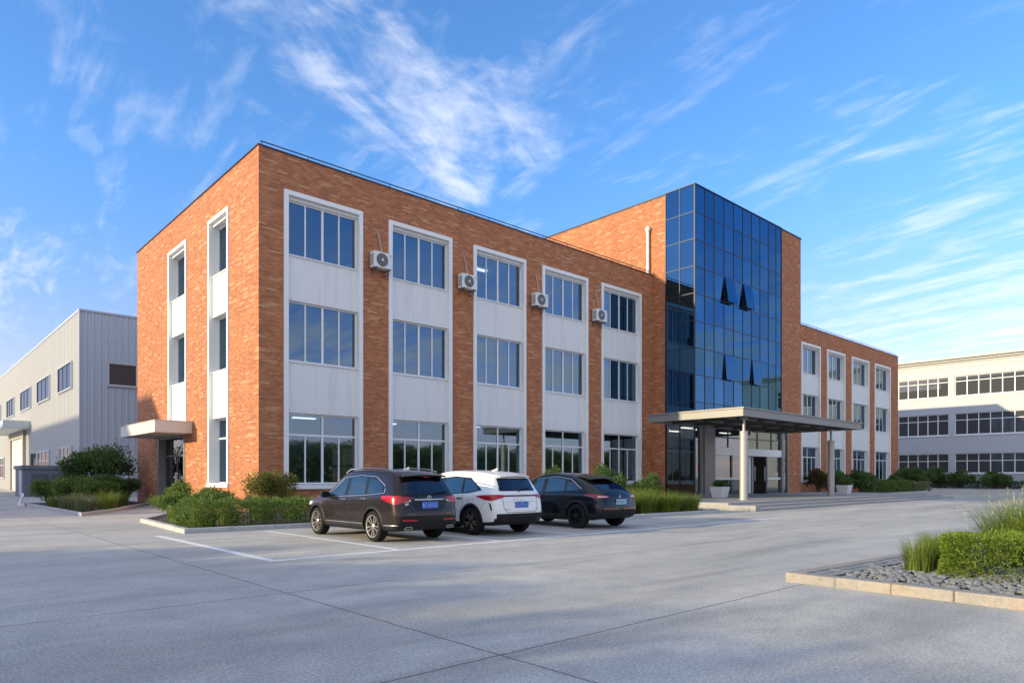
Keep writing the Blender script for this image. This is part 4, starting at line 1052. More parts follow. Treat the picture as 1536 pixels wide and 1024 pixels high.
    def arch(s, x, w=.06, mat=None):
        r0 = s.wr+.050
        for sg in (1, -1):
            mb = MB(); n0 = 0; N_ = 26; lo, hi = R(-12), R(192)
            for i in range(N_+1):
                a = lo+(hi-lo)*i/N_
                for r, off in ((r0, -.05), (r0, .02), (r0+w*.6, .022), (r0+w, .006), (r0+w+.004, -.02)):
                    p, n = s.hit('L', x+r*math.cos(a), max(.22, .36+r*math.sin(a))); y = p.y+off
                    mb.v.append((x+r*math.cos(a), y*sg, max(.20, .36+r*math.sin(a))))
            for i in range(N_):
                for k in range(4):
                    q = n0+i*5+k; mb.f.append((q, q+1, q+6, q+5)); mb.m.append(0)
            mb.build('wheel_arch', mat or MC['plast'], s.t, smooth=True, fix=True)
    def wheels(s, ty, style, rim_mat, face_mat=None):
        face_mat = face_mat or rim_mat
        def one():
            w = bpy.data.objects.new('wheel', None); COL.objects.link(w); w.parent = s.t
            r = s.wr; b = MB()
            b.lathe([(r*.70, -.115), (r*.90, -.118), (r*.975, -.10), (r, -.075), (r, -.045), (r-.008, -.042), (r-.008, -.034), (r, -.03), (r, .03), (r-.008, .034), (r-.008, .042), (r, .045), (r, .075), (r*.975, .10), (r*.90, .118), (r*.70, .115)], (0, 0, 0), 'y', 48, caps=False)
            b.build('tyre', MC['tyre'], w, smooth=True, fix=True)
            b = MB(); R0 = r*.715
            b.lathe([(R0, -.10), (R0*.93, -.06), (R0*.90, .05)], (0, 0, 0), 'y', 40, m=1, caps=False); b.lathe([(R0*.9, .0), (.02, .0)], (0, 0, 0), 'y', 40, m=1, caps=False)
            b.lathe([(R0+.004, .112), (R0+.006, .122), (R0*.95, .118), (R0*.93, .085), (R0*.93, .04)], (0, 0, 0), 'y', 40, caps=False)
            b.lathe([(.055, .06), (.060, .098), (.045, .108), (.0, .11)], (0, 0, 0), 'y', 20, caps=False)
            def spoke(a, r0, r1, w0, w1, da=0, m=0):
                ca, sa = math.cos(a), math.sin(a); a1 = a+da; cb, sb = math.cos(a1), math.sin(a1); n = len(b.v)
                for (rr, w_, c_, s_, y0, y1) in ((r0, w0, ca, sa, .05, .104), ((r0+r1)/2, (w0+w1)/2, (ca+cb)/2, (sa+sb)/2, .055, .106), (r1, w1, cb, sb, .06, .116)):
                    for (o_, y) in ((-w_, y0), (w_, y0), (w_*.7, y1), (-w_*.7, y1)): b.v.append((rr*c_-o_*s_, y, rr*s_+o_*c_))
                for k in range(2):
                    for q in range(4):
                        p = (q+1) % 4; b.f.append((n+4*k+q, n+4*k+p, n+4*k+4+p, n+4*k+4+q)); b.m.append(m)
            if style == 'multi':
                for k in range(10): spoke(k*math.pi/5, .045, R0*.95, .014, .020, .10 if k % 2 else -.10)
            elif style == 'twin':
                for k in range(5):
                    a = k*2*math.pi/5+.3; spoke(a-.10, .045, R0*.95, .012, .012, -.14, 2); spoke(a+.10, .045, R0*.95, .012, .012, .14, 2); spoke(a, .05, R0*.6, .016, .010)
            else:
                for k in range(5):
                    a = k*2*math.pi/5+.5; spoke(a, .04, R0*.60, .026, .020); spoke(a-.02, R0*.5, R0*.95, .018, .014, -.26); spoke(a+.02, R0*.5, R0*.95, .018, .014, .26)
            b.build('rim', [rim_mat, MC['black_in'], face_mat], w, smooth=True, fix=True)
            return w
        w0 = one()
        for i, (x, y, rz) in enumerate(((s.rax, ty, 0), (s.fax, ty, 0), (s.rax, -ty, math.pi), (s.fax, -ty, math.pi))):
            w = w0 if i == 0 else copy_tree(w0, s.t)
            w.location = (x, y, s.wr); w.rotation_euler = (0, rnd.uniform(0, 1), rz)
    def plate(s, z, mat, gmat, tilt=0, off=.012, y=0):
        p, n = s.hit('B', y, z); t = MB()
        m = Matrix.Translation((p.x-off, y, z)) @ Matrix.Rotation(tilt, 4, 'Y')
        t.obox(m, .012, .46, .15); pl = t.build('licence_plate', mat, s.t, bevel=.003)
        g = MB(); r = random.Random(int(z*1000))
        xs = [-.185, -.125, -.055, .0, .055, .11, .17]
        for i, u in enumerate(xs):
            for (du, dz_, w, h) in r.sample([(-.016,0,.009,.085),(.016,0,.009,.085),(0,.038,.040,.010),(0,0,.038,.010),(0,-.038,.040,.010),(.0,.01,.009,.07)], 3 if i else 5):
                g.obox(m @ Matrix.Translation((-.0085, -(u+du), dz_)), .004, w, h)
        for (dy, dz_, w, h) in ((0,.068,.44,.003),(0,-.068,.44,.003)): g.obox(m @ Matrix.Translation((-.0075, dy, dz_)), .003, w, h)
        kind(g.build('plate_marks', gmat, pl), 'thing')
    def emblem(s, z, r, mat, y=0):
        p, n = s.hit('B', y, z); b = MB()
        b.lathe([(r, -.012), (r*.96, -.016), (r*.7, -.016), (r*.66, -.01)], (p.x, y, z), 'x', 24, caps=False); b.obox(Matrix.Translation((p.x-.012, y, z)) @ Matrix.Rotation(.7, 4, 'X'), .012, r*.35, r*1.6); b.obox(Matrix.Translation((p.x-.012, y, z)) @ Matrix.Rotation(-.5, 4, 'X'), .011, r*.3, r*1.6)
        return b.build('emblem', mat, s.t, smooth=True)
    def lettering(s, y0, z, n, h, mat, step=.035):
        b = MB(); r = random.Random(n)
        for i in range(n):
            y = y0-step*i; p, nn = s.hit('B', y, z)
            b.obox(Matrix.Translation((p.x-.003, y, z)), .006, step*.22, h); 
            if r.random() < .8: b.obox(Matrix.Translation((p.x-.003, y-step*.3, z+h*.4)), .006, step*.5, h*.2)
            if r.random() < .7: b.obox(Matrix.Translation((p.x-.003, y-step*.3, z-h*.4)), .006, step*.5, h*.2)
        return b.build('badge', mat, s.t)
    def handles(s, pts, mat):
        for (x, z) in pts:
            for sg in (1, -1):
                p, n = s.hit('L', x, z); b = MB(); y = p.y
                b.tube([(x-.10, (y-.01)*sg, z), (x-.085, (y+.028)*sg, z+.004), (x+.085, (y+.030)*sg, z+.004), (x+.10, (y-.01)*sg, z)], .014, 8); b.build('door_handle', mat, s.t, smooth=True)
    def mirror(s, x, z, mat):
        for sg in (1, -1):
            p, n = s.hit('L', x, z-.06); b = MB(); y = p.y
            pr_ = [(.0, .04, -.05, .04), (.06, .05, -.075, .075), (.16, .03, -.085, .085), (.24, -.005, -.06, .065)]
            k0 = len(b.v)
            for (dy, fx, za, zb_) in pr_:
                for (xx, zz) in ((x-.055, za), (x+fx+.05, za*.8), (x+fx+.05, zb_*.8), (x-.055, zb_)): b.v.append((xx, (y+dy)*sg, z+zz))
            for q in range(3):
                for e in range(4): f = (e+1) % 4; b.f.append((k0+4*q+e, k0+4*q+f, k0+4*q+4+f, k0+4*q+4+e)); b.m.append(0)
            b.f += [(k0+3, k0+2, k0+1, k0), (k0+12, k0+13, k0+14, k0+15)]; b.m += [0, 0]
            o = b.build('wing_mirror', mat, s.t, smooth=False, fix=True, bevel=.018)
    def spoiler(s, x0, x1, z0, z1, w0, w1, mat, th=.045):
        b = MB(); n = 0
        for (x, z, w, h) in ((x0, z0, w0, .02), ((x0+x1)/2, (z0+z1)/2+.012, (w0+w1)/2, th), (x1, z1, w1, th*.6)):
            for (f) in (-1, -.6, 0, .6, 1): b.v.append((x+.05*f*f*(1 if x != x0 else 0), w*f, z+h/2-.03*f*f))
            for (f) in (-1, -.6, 0, .6, 1): b.v.append((x+.05*f*f*(1 if x != x0 else 0), w*f, z-h/2-.03*f*f))
        for k in range(2):
            for q in range(4):
                a = 10*k+q; b.f.append((a, a+1, a+11, a+10)); b.f.append((a+5, a+15, a+16, a+6)); b.m += [0, 0]
            for q in (0, 4): a = 10*k+q; b.f.append((a, a+5, a+15, a+10)); b.m.append(0)
        for k in (0, 2):
            for q in range(4): a = 10*k+q; b.f.append((a, a+1, a+6, a+5)); b.m.append(0)
        return b.build('spoiler', mat, s.t, smooth=True, fix=True, bevel=.008)
    def wiper(s, z, y0, y1, dz_=.10):
        b = MB(); p, n = s.hit('B', y0, z); q, n2 = s.hit('B', y1, z+dz_); b.lathe([(.03, -.03), (.02, -.05)], (p.x, y0, z), 'x', 12); b.tube([p+n*.035, (p+q)/2+n*.05, q+n*.02], .011, 6); b.build('wiper', MC['plast'], s.t)

# brown SUV
p_br = car_paint('brown_paint', (.017,.011,.0088), .25, .28)
st = [(-2.28,-2.00,.30,1.05,1.52,.80,.56),(-2.12,-1.88,.27,1.055,1.58,.885,.61),(-1.75,-1.5,.25,1.05,1.625,.915,.645),(-1.25,-1.0,.24,1.035,1.655,.92,.66),(-.6,-.45,.23,1.015,1.665,.915,.665),(.1,.05,.23,.995,1.655,.915,.66),
      (.72,.42,.23,.98,1.60,.915,.635),(1.02,.80,.23,.975,1.40,.915,.62),(1.26,1.24,.24,.965,1.12,.915,.68),(1.70,1.70,.25,.94,1.06,.91,.68),(2.05,2.05,.27,.89,.985,.885,.65),(2.30,2.28,.32,.76,.86,.78,.56)]
c = Car('parked_car', 'dark brown SUV with silver wheels parked nearest the building corner', (-1.62, -11.49, 0), st, [-2.16,-2.30,-2.36,-2.30,-2.27,-2.25,-2.17,-2.09,-2.00], p_br, 1, -1.30, 1.48)
dl_b = [(.98,1.00),(.3,1.02),(-.5,1.05),(-1.2,1.085),(-1.72,1.13)]; dl_t = [(.93,1.04),(.32,1.47),(-.5,1.535),(-1.2,1.50),(-1.66,1.30)]
c.patch('window_trim', MC['trim'], 'L', dl_b, dl_t, .004, 24, 6)
c.patch('side_window', MC['glass'], 'L', [(.88,1.025),(.075,1.055)], [(.83,1.09),(.36,1.435),(.075,1.48)], .008, 10, 5); c.patch('side_window', MC['glass'], 'L', [(-.095,1.06),(-.88,1.10)], [(-.095,1.49),(-.45,1.50),(-.80,1.485)], .008, 10, 5); c.patch('side_window', MC['glass'], 'L', [(-1.00,1.11),(-1.60,1.14)], [(-.92,1.47),(-1.30,1.42),(-1.60,1.27)], .008, 8, 5)
c.strip('window_chrome', MC['chrome'], 'L', dl_b+[(-1.71,1.22)]+dl_t[::-1], .011, .010, both=True)
c.patch('rear_window', MC['rglass'], 'B', [(-.66,1.12),(.66,1.12)], [(-.53,1.475),(.53,1.475)], .006, 16, 6, both=False)
c.spoiler(-1.80, -2.17, 1.585, 1.535, .58, .60, p_br, .05)
c.patch('tail_light', MC['red'], 'C', [(-.33,.955),(-.05,.87),(.18,.94),(.34,1.00)], [(-.33,1.045),(-.1,1.07),(.15,1.075),(.34,1.06)], .014, 16, 5)
c.patch('tail_light_clear', MC['clear'], 'B', [(.50,.945),(.70,.915)], [(.50,.985),(.70,.985)], .010, 6, 3)
c.patch('tail_light_inner', MC['dred'], 'B', [(.40,.99),(.70,.99)], [(.40,1.035),(.70,1.055)], .010, 6, 3)
c.strip('tailgate_chrome', MC['chrome'], 'B', [(-.40,.985),(.40,.985)], .016, .008)
c.emblem(1.02, .062, MC['chrome'])
c.patch('tailgate_recess', MC['trim'], 'B', [(-.36,.72),(.36,.72)], [(-.52,.955),(.52,.955)], .003, 12, 4, both=False)
c.plate(.86, MC['plate'], MC['glyph'], R(2), .016)
c.lettering(.62, .66, 7, .022, MC['chrome']); c.lettering(-.50, .66, 4, .024, MC['chrome'])
c.patch('reflector', MC['red'], 'B', [(.36,.50),(.72,.505)], [(.36,.535),(.72,.545)], .012, 8, 2)
c.patch('bumper_cladding', MC['plast'], 'B', [(-.80,.36),(.80,.36)], [(-.82,.475),(.82,.475)], .010, 18, 4, both=False)
c.strip('bumper_trim', MC['silver'], 'L', [(-1.72,.40),(-2.20,.41)], .010, .004, both=True)
for sg in (1, -1):
    p, n = c.hit('B', .56*sg, .38); b = MB()
    for (y0, y1, z0, z1) in ((.48,.68,.365,.378),(.50,.66,.318,.328),(.48,.495,.318,.378),(.665,.68,.318,.378)): b.obox(Matrix.Translation((p.x-.02, (y0+y1)/2*sg, (z0+z1)/2)), .07, y1-y0, z1-z0)
    b.build('exhaust_trim', MC['chrome'], c.t)
b = MB(); p, n = c.hit('B', .60, .90); b.obox(Matrix.Translation((p.x-.006, .60, .885)), .006, .10, .05); b.build('sticker', MC['clear'], c.t)
b = MB(); p, n = c.hit('B', 0, 1.50); b.obox(Matrix.Translation((-2.13, 0, 1.50)), .03, .16, .018); b.build('brake_light', MC['red'], c.t)
c.wiper(1.10, -.05, -.58, .05)
for x, z0, z1 in ((-.01,.50,1.03),(.93,.50,.98)): c.strip('door_seam', MC['seam'], 'L', [(x, z0), (x+.02, .75), (x-.02, z1)], .005, -.001, both=True)
c.strip('door_seam', MC['seam'], 'L', [(-.92,.50),(-.90,.62),(-1.02,.80),(-.98,1.06)], .005, -.001, both=True)
c.strip('shoulder_line', p_br, 'L', [(1.2,.90),(.3,.925),(-.6,.96),(-1.5,.99),(-1.95,1.0)], .011, -.002, both=True)
c.strip('sill_trim', MC['silver'], 'L', [(1.0,.40),(-.85,.405)], .009, .004, both=True)
c.handles(((.12,.955),(-.86,.985)), MC['chrome']); c.mirror(.86, 1.06, MC['trim'])
for x in (c.rax, c.fax): c.arch(x)
c.wheels(.80, 'multi', MC['silver'])
for sg in (1, -1): b = MB(); b.tube([(.45, .60*sg, 1.60), (.2, .625*sg, 1.685), (-.6, .64*sg, 1.715), (-1.4, .62*sg, 1.68), (-1.72, .60*sg, 1.625)], .019, 8); b.build('roof_rail', MC['chrome'], c.t, smooth=True)
c.patch('headlight', MC['reflector'], 'L', [(1.80,.78),(2.12,.76)], [(1.72,.86),(2.10,.86)], .008, 8, 3)
def fin(c, x, z, mat):
    b = MB(); b.lathe([(.09, 0), (.075, .03), (.0, .035)], (x, 0, z), seg=16, caps=False); b.v += [(x+.12,0,z), (x-.10,.018,z), (x-.10,-.018,z), (x-.10,0,z+.085), (x-.03,0,z+.075)]; n = len(b.v)-5
    b.f += [(n,n+1,n+3,n+4), (n,n+4,n+3,n+2), (n+1,n+2,n+3)]; b.m += [0,0,0]; b.build('antenna', mat, c.t, smooth=False)
fin(c, -1.35, 1.665, MC['silver'])

# white SUV
p_w = car_paint('white_paint', (.76,.745,.71), 0, .3)
st = [(-2.26,-1.98,.30,1.03,1.50,.80,.57),(-2.10,-1.84,.27,1.04,1.565,.885,.615),(-1.75,-1.5,.25,1.04,1.61,.92,.65),(-1.25,-1.0,.24,1.03,1.645,.925,.665),(-.6,-.45,.23,1.015,1.66,.92,.67),(.1,.05,.23,1.0,1.65,.92,.665),
      (.72,.42,.23,.985,1.59,.92,.64),(1.02,.80,.23,.98,1.39,.92,.62),(1.26,1.24,.24,.97,1.12,.92,.69),(1.70,1.70,.25,.95,1.06,.915,.69),(2.05,2.05,.27,.90,.99,.89,.66),(2.30,2.28,.32,.78,.87,.78,.57)]
c = Car('parked_car', 'white SUV with a dark red light bar across its tailgate, parked in the middle', (1.22, -11.55, 0), st, [-2.14,-2.27,-2.34,-2.30,-2.25,-2.22,-2.14,-2.06,-1.97], p_w, 1, -1.34, 1.40)
c.patch('window_trim', MC['trim'], 'L', [(.98,1.00),(-.5,1.045),(-1.2,1.08),(-1.70,1.16)], [(.93,1.04),(.32,1.46),(-.5,1.52),(-1.15,1.48),(-1.62,1.22)], .004, 24, 6)
c.patch('side_window', MC['glass'], 'L', [(.88,1.025),(.075,1.05)], [(.83,1.09),(.36,1.425),(.075,1.47)], .008, 10, 5); c.patch('side_window', MC['glass'], 'L', [(-.095,1.055),(-.90,1.085)], [(-.095,1.48),(-.45,1.485),(-.86,1.465)], .008, 10, 5); c.patch('side_window', MC['glass'], 'L', [(-1.00,1.10),(-1.55,1.155)], [(-.95,1.45),(-1.25,1.40),(-1.54,1.22)], .008, 8, 5)
c.patch('rear_window', MC['rglass'], 'B', [(-.60,1.14),(.60,1.14)], [(-.56,1.46),(.56,1.46)], .006, 16, 6, both=False)
c.patch('pillar_trim', MC['trim'], 'C', [(-.28,1.14),(-.16,1.17)], [(-.36,1.45),(-.22,1.43)], .005, 6, 6)
c.spoiler(-1.78, -2.09, 1.565, 1.53, .55, .53, p_w, .045)
c.patch('tail_light', MC['red'], 'C', [(-.30,.985),(-.02,.90),(.16,.92),(.42,1.00)], [(-.30,1.04),(-.05,1.05),(.18,1.045),(.42,1.015)], .014, 16, 5)
c.patch('light_bar', MC['dred'], 'B', [(-.62,1.0),(.62,1.0)], [(-.62,1.035),(.62,1.035)], .014, 18, 2, both=False)
c.strip('tailgate_seam', MC['seam'], 'B', [(-.60,.96),(-.58,.72),(-.50,.60),(.50,.60),(.58,.72),(.60,.96)], .006, .0)
c.strip('tailgate_fold', p_w, 'B', [(-.58,.88),(.58,.88)], .014, -.002)
c.lettering(.24, .925, 4, .024, MC['chrome'], .11); c.lettering(.56, .68, 5, .02, MC['plast']); c.lettering(-.52, .68, 2, .026, MC['plast'])
c.plate(.79, MC['plate'], MC['glyph'], R(-2), .014)
c.patch('corner_vent', MC['trim'], 'C', [(-.02,.66),(.02,.66)], [(.02,.82),(.07,.86)], .006, 3, 5)
c.patch('bumper_cladding', MC['plast'], 'B', [(-.80,.34),(.80,.34)], [(-.82,.455),(.82,.455)], .010, 18, 4, both=False)
c.patch('reflector', MC['dred'], 'B', [(.50,.425),(.72,.425)], [(.50,.445),(.72,.445)], .016, 6, 2)
c.wiper(1.15, 0, -.46, .06)
for x, z0, z1 in ((-.01,.50,1.03),(.93,.50,.98)): c.strip('door_seam', MC['seam'], 'L', [(x, z0), (x+.02, .75), (x-.02, z1)], .005, -.001, both=True)
c.strip('door_seam', MC['seam'], 'L', [(-.92,.50),(-.90,.62),(-1.02,.80),(-.98,1.06)], .005, -.001, both=True)
c.strip('fuel_flap', MC['seam'], 'L', [(-1.25,.82),(-1.40,.82),(-1.42,.95),(-1.27,.96),(-1.25,.82)], .004, -.001)
c.strip('bumper_seam', MC['seam'], 'L', [(-1.72,.70),(-1.95,.90)], .004, -.001, both=True)
c.strip('shoulder_line', p_w, 'L', [(1.2,.90),(.3,.915),(-.6,.935),(-1.5,.955),(-1.9,.96)], .011, -.003, both=True)
c.handles(((.12,.94),(-.86,.945)), MC['plast']); c.mirror(.86, 1.06, p_w)
for x in (c.rax, c.fax): c.arch(x)
c.wheels(.805, 'twin', MC['darkrim'], MC['silver'])
fin(c, -1.25, 1.66, p_w)
c.patch('headlight', MC['reflector'], 'L', [(1.80,.80),(2.12,.78)], [(1.72,.87),(2.10,.87)], .008, 8, 3)

# black crossover
p_k = car_paint('black_paint', (.003,.0045,.007), .0, .3)
st = [(-2.22,-2.02,.32,.93,1.085,.80,.66),(-2.08,-1.92,.28,.965,1.15,.90,.68),(-1.70,-1.62,.25,1.0,1.34,.945,.66),(-1.2,-1.1,.23,1.02,1.52,.95,.66),(-.6,-.45,.22,1.01,1.60,.94,.665),(.1,.05,.22,1.0,1.615,.935,.66),
      (.75,.55,.22,.985,1.53,.935,.63),(1.10,.98,.22,.97,1.30,.935,.63),(1.40,1.38,.24,.94,1.07,.935,.70),(1.75,1.75,.25,.90,.99,.925,.69),(2.08,2.08,.27,.84,.92,.89,.65),(2.32,2.30,.31,.70,.79,.78,.56)]
c = Car('parked_car', 'black fastback crossover with black wheels and a pale plate, parked farthest from the building corner', (4.95, -11.82, 0), st, [-2.13,-2.28,-2.34,-2.29,-2.24,-2.23,-2.20,-2.15,-2.08], p_k, 1, -1.38, 1.50)
c.patch('window_trim', MC['trim'], 'L', [(1.10,.985),(.3,1.01),(-.5,1.04),(-1.2,1.075),(-1.52,1.12)], [(1.02,1.03),(.42,1.42),(-.4,1.50),(-1.0,1.42),(-1.47,1.17)], .004, 24, 6)
c.patch('side_window', MC['glass'], 'L', [(1.0,1.01),(.085,1.04)], [(.93,1.07),(.46,1.385),(.085,1.45)], .008, 10, 5); c.patch('side_window', MC['glass'], 'L', [(-.08,1.045),(-.86,1.08)], [(-.08,1.46),(-.40,1.465),(-.80,1.41)], .008, 10, 5); c.patch('side_window', MC['glass'], 'L', [(-.95,1.085),(-1.42,1.12)], [(-.90,1.38),(-1.15,1.31),(-1.42,1.16)], .008, 8, 5)
c.strip('window_chrome', MC['chrome'], 'L', [(.45,1.43),(-.4,1.51),(-1.0,1.43),(-1.50,1.15)], .007, .008, both=True)
c.patch('rear_window', MC['rglass'], 'T', [(-1.98,-.56),(-1.98,.56)], [(-1.42,-.54),(-1.42,.54)], .006, 16, 8, both=False)
c.spoiler(-1.15, -1.68, 1.545, 1.455, .60, .58, MC['trim'], .04)
c.patch('tail_light', MC['red'], 'C', [(-.36,.90),(-.05,.88),(.14,.92),(.36,.985)], [(-.36,.945),(-.05,.985),(.16,1.0),(.36,1.0)], .014, 16, 5)
c.patch('tail_light_clear', MC['clear'], 'C', [(-.30,.915),(-.02,.91)], [(-.30,.935),(-.02,.945)], .019, 8, 2)
c.emblem(.93, .042, MC['chrome'])
c.plate(.78, MC['wplate'], MC['dglyph'], R(0), .014, -.02)
c.strip('tailgate_seam', MC['seam'], 'B', [(-.66,.92),(-.60,.62),(.60,.62),(.66,.92)], .006, .0)
c.patch('bumper_cladding', MC['plast'], 'B', [(-.76,.33),(-.5,.31),(.5,.31),(.76,.33)], [(-.82,.40),(-.55,.52),(.55,.52),(.82,.40)], .010, 18, 4, both=False)
c.patch('reflector', MC['amber'], 'B', [(.1,.575),(.74,.575)], [(.1,.59),(.74,.59)], .008, 8, 2)
for x, z0, z1 in ((.0,.45,1.02),(1.05,.45,.97)): c.strip('door_seam', MC['seam'], 'L', [(x, z0), (x+.02, .75), (x-.02, z1)], .005, -.001, both=True)
c.strip('door_seam', MC['seam'], 'L', [(-.92,.45),(-.92,.60),(-1.02,.80),(-.95,1.06)], .005, -.001, both=True)
c.strip('shoulder_line', p_k, 'L', [(1.2,.90),(.3,.92),(-.6,.94),(-1.5,.96)], .010, -.002, both=True)
c.handles(((.12,.93),(-.84,.945)), p_k); c.mirror(.98, 1.04, p_k)
for x in (c.rax, c.fax): c.arch(x)
c.wheels(.83, 'why', MC['darkrim'])
c.patch('headlight', MC['reflector'], 'L', [(1.80,.74),(2.12,.72)], [(1.72,.81),(2.10,.80)], .008, 8, 3)
# ------------------------------------------------------------------ sky, sun, camera
SUN = Vector((-1, .30, .25)).normalized()
EL = math.asin(SUN.z)
wd = bpy.data.worlds.new('World'); SC.world = wd; wd.use_nodes = True
t = wd.node_tree; t.nodes.clear()
def N(typ, **kw):
    n = t.nodes.new(typ)
    for k, v in kw.items():
        if k in n.inputs.keys(): n.inputs[k].default_value = v
        else: setattr(n, k, v)
    return n
L = lambda a, b: t.links.new(a, b)
def MA(op, a, b=None, c=None, clamp=False):
    n = N('ShaderNodeMath', operation=op); n.use_clamp = clamp
    for i, q in enumerate((a, b, c)):
        if q is None: continue
        if isinstance(q, (int, float)): n.inputs[i].default_value = q
        else: L(q, n.inputs[i])
    return n.outputs[0]
def VD(v, c):
    n = N('ShaderNodeVectorMath', operation='DOT_PRODUCT'); L(v, n.inputs[0]); n.inputs[1].default_value = c; return n.outputs['Value']
def SM(x, a, b):
    n = N('ShaderNodeMapRange', interpolation_type='SMOOTHSTEP'); L(x, n.inputs[0]); n.inputs[1].default_value = a; n.inputs[2].default_value = b; return n.outputs[0]
sky = N('ShaderNodeTexSky', sky_type='NISHITA'); sky.sun_disc = False; sky.sun_elevation = EL
sky.sun_rotation = math.atan2(SUN.x, SUN.y); sky.air_density = 1.0; sky.dust_density = .35; sky.ozone_density = 3.2; sky.altitude = 100
hs = N('ShaderNodeHueSaturation'); hs.inputs['Saturation'].default_value = SKY_SAT; hs.inputs['Value'].default_value = 1; L(sky.outputs[0], hs.inputs['Color'])
tc = N('ShaderNodeTexCoord'); D = tc.outputs['Generated']
FW = Vector((.6748, .7380, 0)); RT = Vector((.7380, -.6748, 0))
def dirpx(px, py): return (FW+RT*((px-768)/1026)+Vector((0, 0, (715-py)/1026))).normalized()
sp = N('ShaderNodeSeparateXYZ'); L(D, sp.inputs[0]); dz = sp.outputs[2]
den = MA('ADD', MA('MAXIMUM', dz, 0), .14)
px_, py_ = MA('DIVIDE', VD(D, RT), den), MA('DIVIDE', VD(D, FW), den)
P = N('ShaderNodeCombineXYZ'); L(px_, P.inputs[0]); L(py_, P.inputs[1])
def fibre(ang, sx, sy, scale, detail, dist, off=0):
    """noise stretched along one direction of the cloud layer"""
    c_, s_ = math.cos(R(ang)), math.sin(R(ang))
    u = MA('MULTIPLY_ADD', MA('ADD', MA('MULTIPLY', px_, c_), MA('MULTIPLY', py_, s_)), sx, off)
    w = MA('MULTIPLY_ADD', MA('ADD', MA('MULTIPLY', px_, -s_), MA('MULTIPLY', py_, c_)), sy, off*.7)
    q = N('ShaderNodeCombineXYZ'); L(u, q.inputs[0]); L(w, q.inputs[1])
    n = N('ShaderNodeTexNoise'); n.inputs['Scale'].default_value = scale; n.inputs['Detail'].default_value = detail; n.inputs['Roughness'].default_value = .6; n.inputs['Distortion'].default_value = dist
    L(q.outputs[0], n.inputs['Vector']); return n.outputs[0]
warp = fibre(0, 1, 1, 2.2, 4, 0, 3)
f1 = MA('MULTIPLY_ADD', fibre(66, 1.0, 2.3, 3.0, 9, .5), .6, MA('MULTIPLY', fibre(20, 1, 1.3, 8, 8, .3, 2), .4))
f2 = MA('MULTIPLY_ADD', fibre(-52, .8, 3.6, 2.6, 9, .6, 5), .68, MA('MULTIPLY', fibre(-40, 1, 2.2, 8, 8, .3, 9), .32))
def blob(px, py, r0, r1, w=1):
    c = dirpx(px, py); return MA('MULTIPLY', SM(VD(D, c), math.cos(R(r1)), math.cos(R(r0))), w)
def SUMM(l):
    a = l[0]
    for q in l[1:]: a = MA('MAXIMUM', a, q)
    return a
main = SUMM([blob(430, 20, 0, 7, .75), blob(490, 75, 0, 7, .95), blob(560, 120, 0, 7, .95), blob(620, 170, 0, 7, 1), blob(680, 215, 0, 7, 1.1), blob(705, 262, 0, 4, 1.05), blob(790, 195, 0, 6, .95), blob(660, 90, 0, 8, .6), blob(820, 140, 0, 8, .7), blob(740, 60, 0, 9, .55), blob(250, 40, 0, 7, .5), blob(560, 230, 0, 6, .5), blob(420, 150, 0, 5, .55), blob(340, 60, 0, 5, .5)])
side = SUMM([blob(1280, 185, 0, 7, .72), blob(1340, 120, 0, 7, .6), blob(1050, 35, 0, 3.4, .72), blob(1490, 195, 0, 5.5, .75), blob(1200, 60, 0, 6, .45), blob(1450, 440, 0, 11, .9), blob(1320, 490, 0, 8, .9), blob(1500, 505, 0, 9, 1.0), blob(1400, 385, 0, 7, .8), blob(1540, 330, 0, 8, .6),
             blob(30, 395, 0, 6, .85), blob(150, 372, 0, 4, .7), blob(200, 322, 0, 2.4, .72), blob(80, 60, 0, 9, .5), blob(60, 440, 0, 7, .6), blob(-200, 300, 0, 14, .7)])
low = MA('MULTIPLY', SM(dz, .36, .16), SM(VD(D, FW), .60, .36))             # banks of cloud low over the yard behind the camera
back = MA('MAXIMUM', SM(VD(D, Vector((-.62, -.76, .18)).normalized()), math.cos(R(68)), math.cos(R(38))), MA('MULTIPLY', SM(dz, .72, .90), .75))   # unseen bright cloud added behind the camera and overhead for neutral fill light
c1 = SM(MA('ADD', f1, MA('MULTIPLY', MA('SUBTRACT', main, 1), .36)), .36, .72)
c2 = SM(MA('ADD', f2, MA('MULTIPLY', MA('SUBTRACT', side, 1), .36)), .36, .68)
c3 = MA('MULTIPLY', SM(MA('MULTIPLY_ADD', f2, .6, MA('MULTIPLY', warp, .4)), .41, .58), low)
c4 = MA('MULTIPLY', SM(MA('ADD', warp, MA('MULTIPLY', f2, .3)), .42, .62), back)
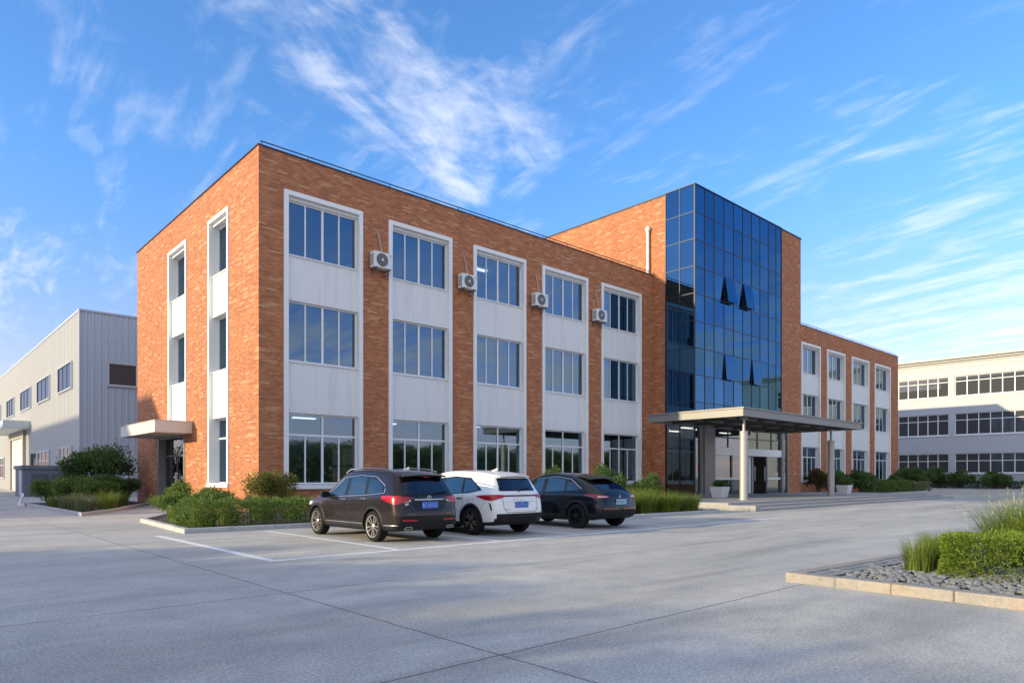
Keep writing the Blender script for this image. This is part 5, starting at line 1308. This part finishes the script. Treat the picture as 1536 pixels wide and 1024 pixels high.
veil = MA('MULTIPLY', SM(MA('ADD', f2, MA('MULTIPLY', warp, .5)), .74, .98), .22)
cl = MA('MAXIMUM', MA('MAXIMUM', MA('MULTIPLY', c1, .66), MA('MULTIPLY', c2, .52)), MA('MAXIMUM', MA('MAXIMUM', MA('MULTIPLY', c3, .92), MA('MULTIPLY', c4, .74)), veil))
hz = SM(dz, .42, .06)
gm = N('ShaderNodeMix', data_type='RGBA'); L(hz, gm.inputs[0]); gm.inputs[6].default_value = (*SKY_GAIN, 1); gm.inputs[7].default_value = (*SKY_LOW, 1)
gain = N('ShaderNodeMix', data_type='RGBA', blend_type='MULTIPLY'); gain.inputs[0].default_value = 1; L(hs.outputs[0], gain.inputs[6]); L(gm.outputs[2], gain.inputs[7])
mx = N('ShaderNodeMix', data_type='RGBA'); L(MA('MINIMUM', cl, .92), mx.inputs[0]); L(gain.outputs[2], mx.inputs[6]); mx.inputs[7].default_value = CLOUD
bg = N('ShaderNodeBackground'); bg.inputs[1].default_value = SKY_ST; L(mx.outputs[2], bg.inputs[0])
wo = N('ShaderNodeOutputWorld'); L(bg.outputs[0], wo.inputs[0])

sl = bpy.data.lights.new('sun', 'SUN'); sl.energy = SUN_ST; sl.angle = R(.7); sl.color = SUN_COL
so = bpy.data.objects.new('sun', sl); COL.objects.link(so); so.rotation_euler = SUN.to_track_quat('Z', 'Y').to_euler(); so.location = (-60, 20, 40)
cd = bpy.data.cameras.new('camera'); cd.sensor_width = 36; cd.lens = 1026/1536*36; cd.shift_y = 203/1536; cd.clip_start = .1; cd.clip_end = 3000
co = bpy.data.objects.new('camera', cd); COL.objects.link(co); co.location = (-10.8407, -26.6736, 1.5); co.rotation_euler = (R(90), 0, math.atan2(-.6748, .7380))
SC.camera = co
vs = SC.view_settings; vs.view_transform = 'Standard'; vs.look = 'None'; vs.gamma = 1; vs.use_curve_mapping = False; vs.exposure = EXPO
SC.cycles.max_bounces = 8; SC.cycles.transparent_max_bounces = 12; SC.cycles.glossy_bounces = 4; SC.cycles.diffuse_bounces = 3
SC.cycles.sample_clamp_indirect = 6
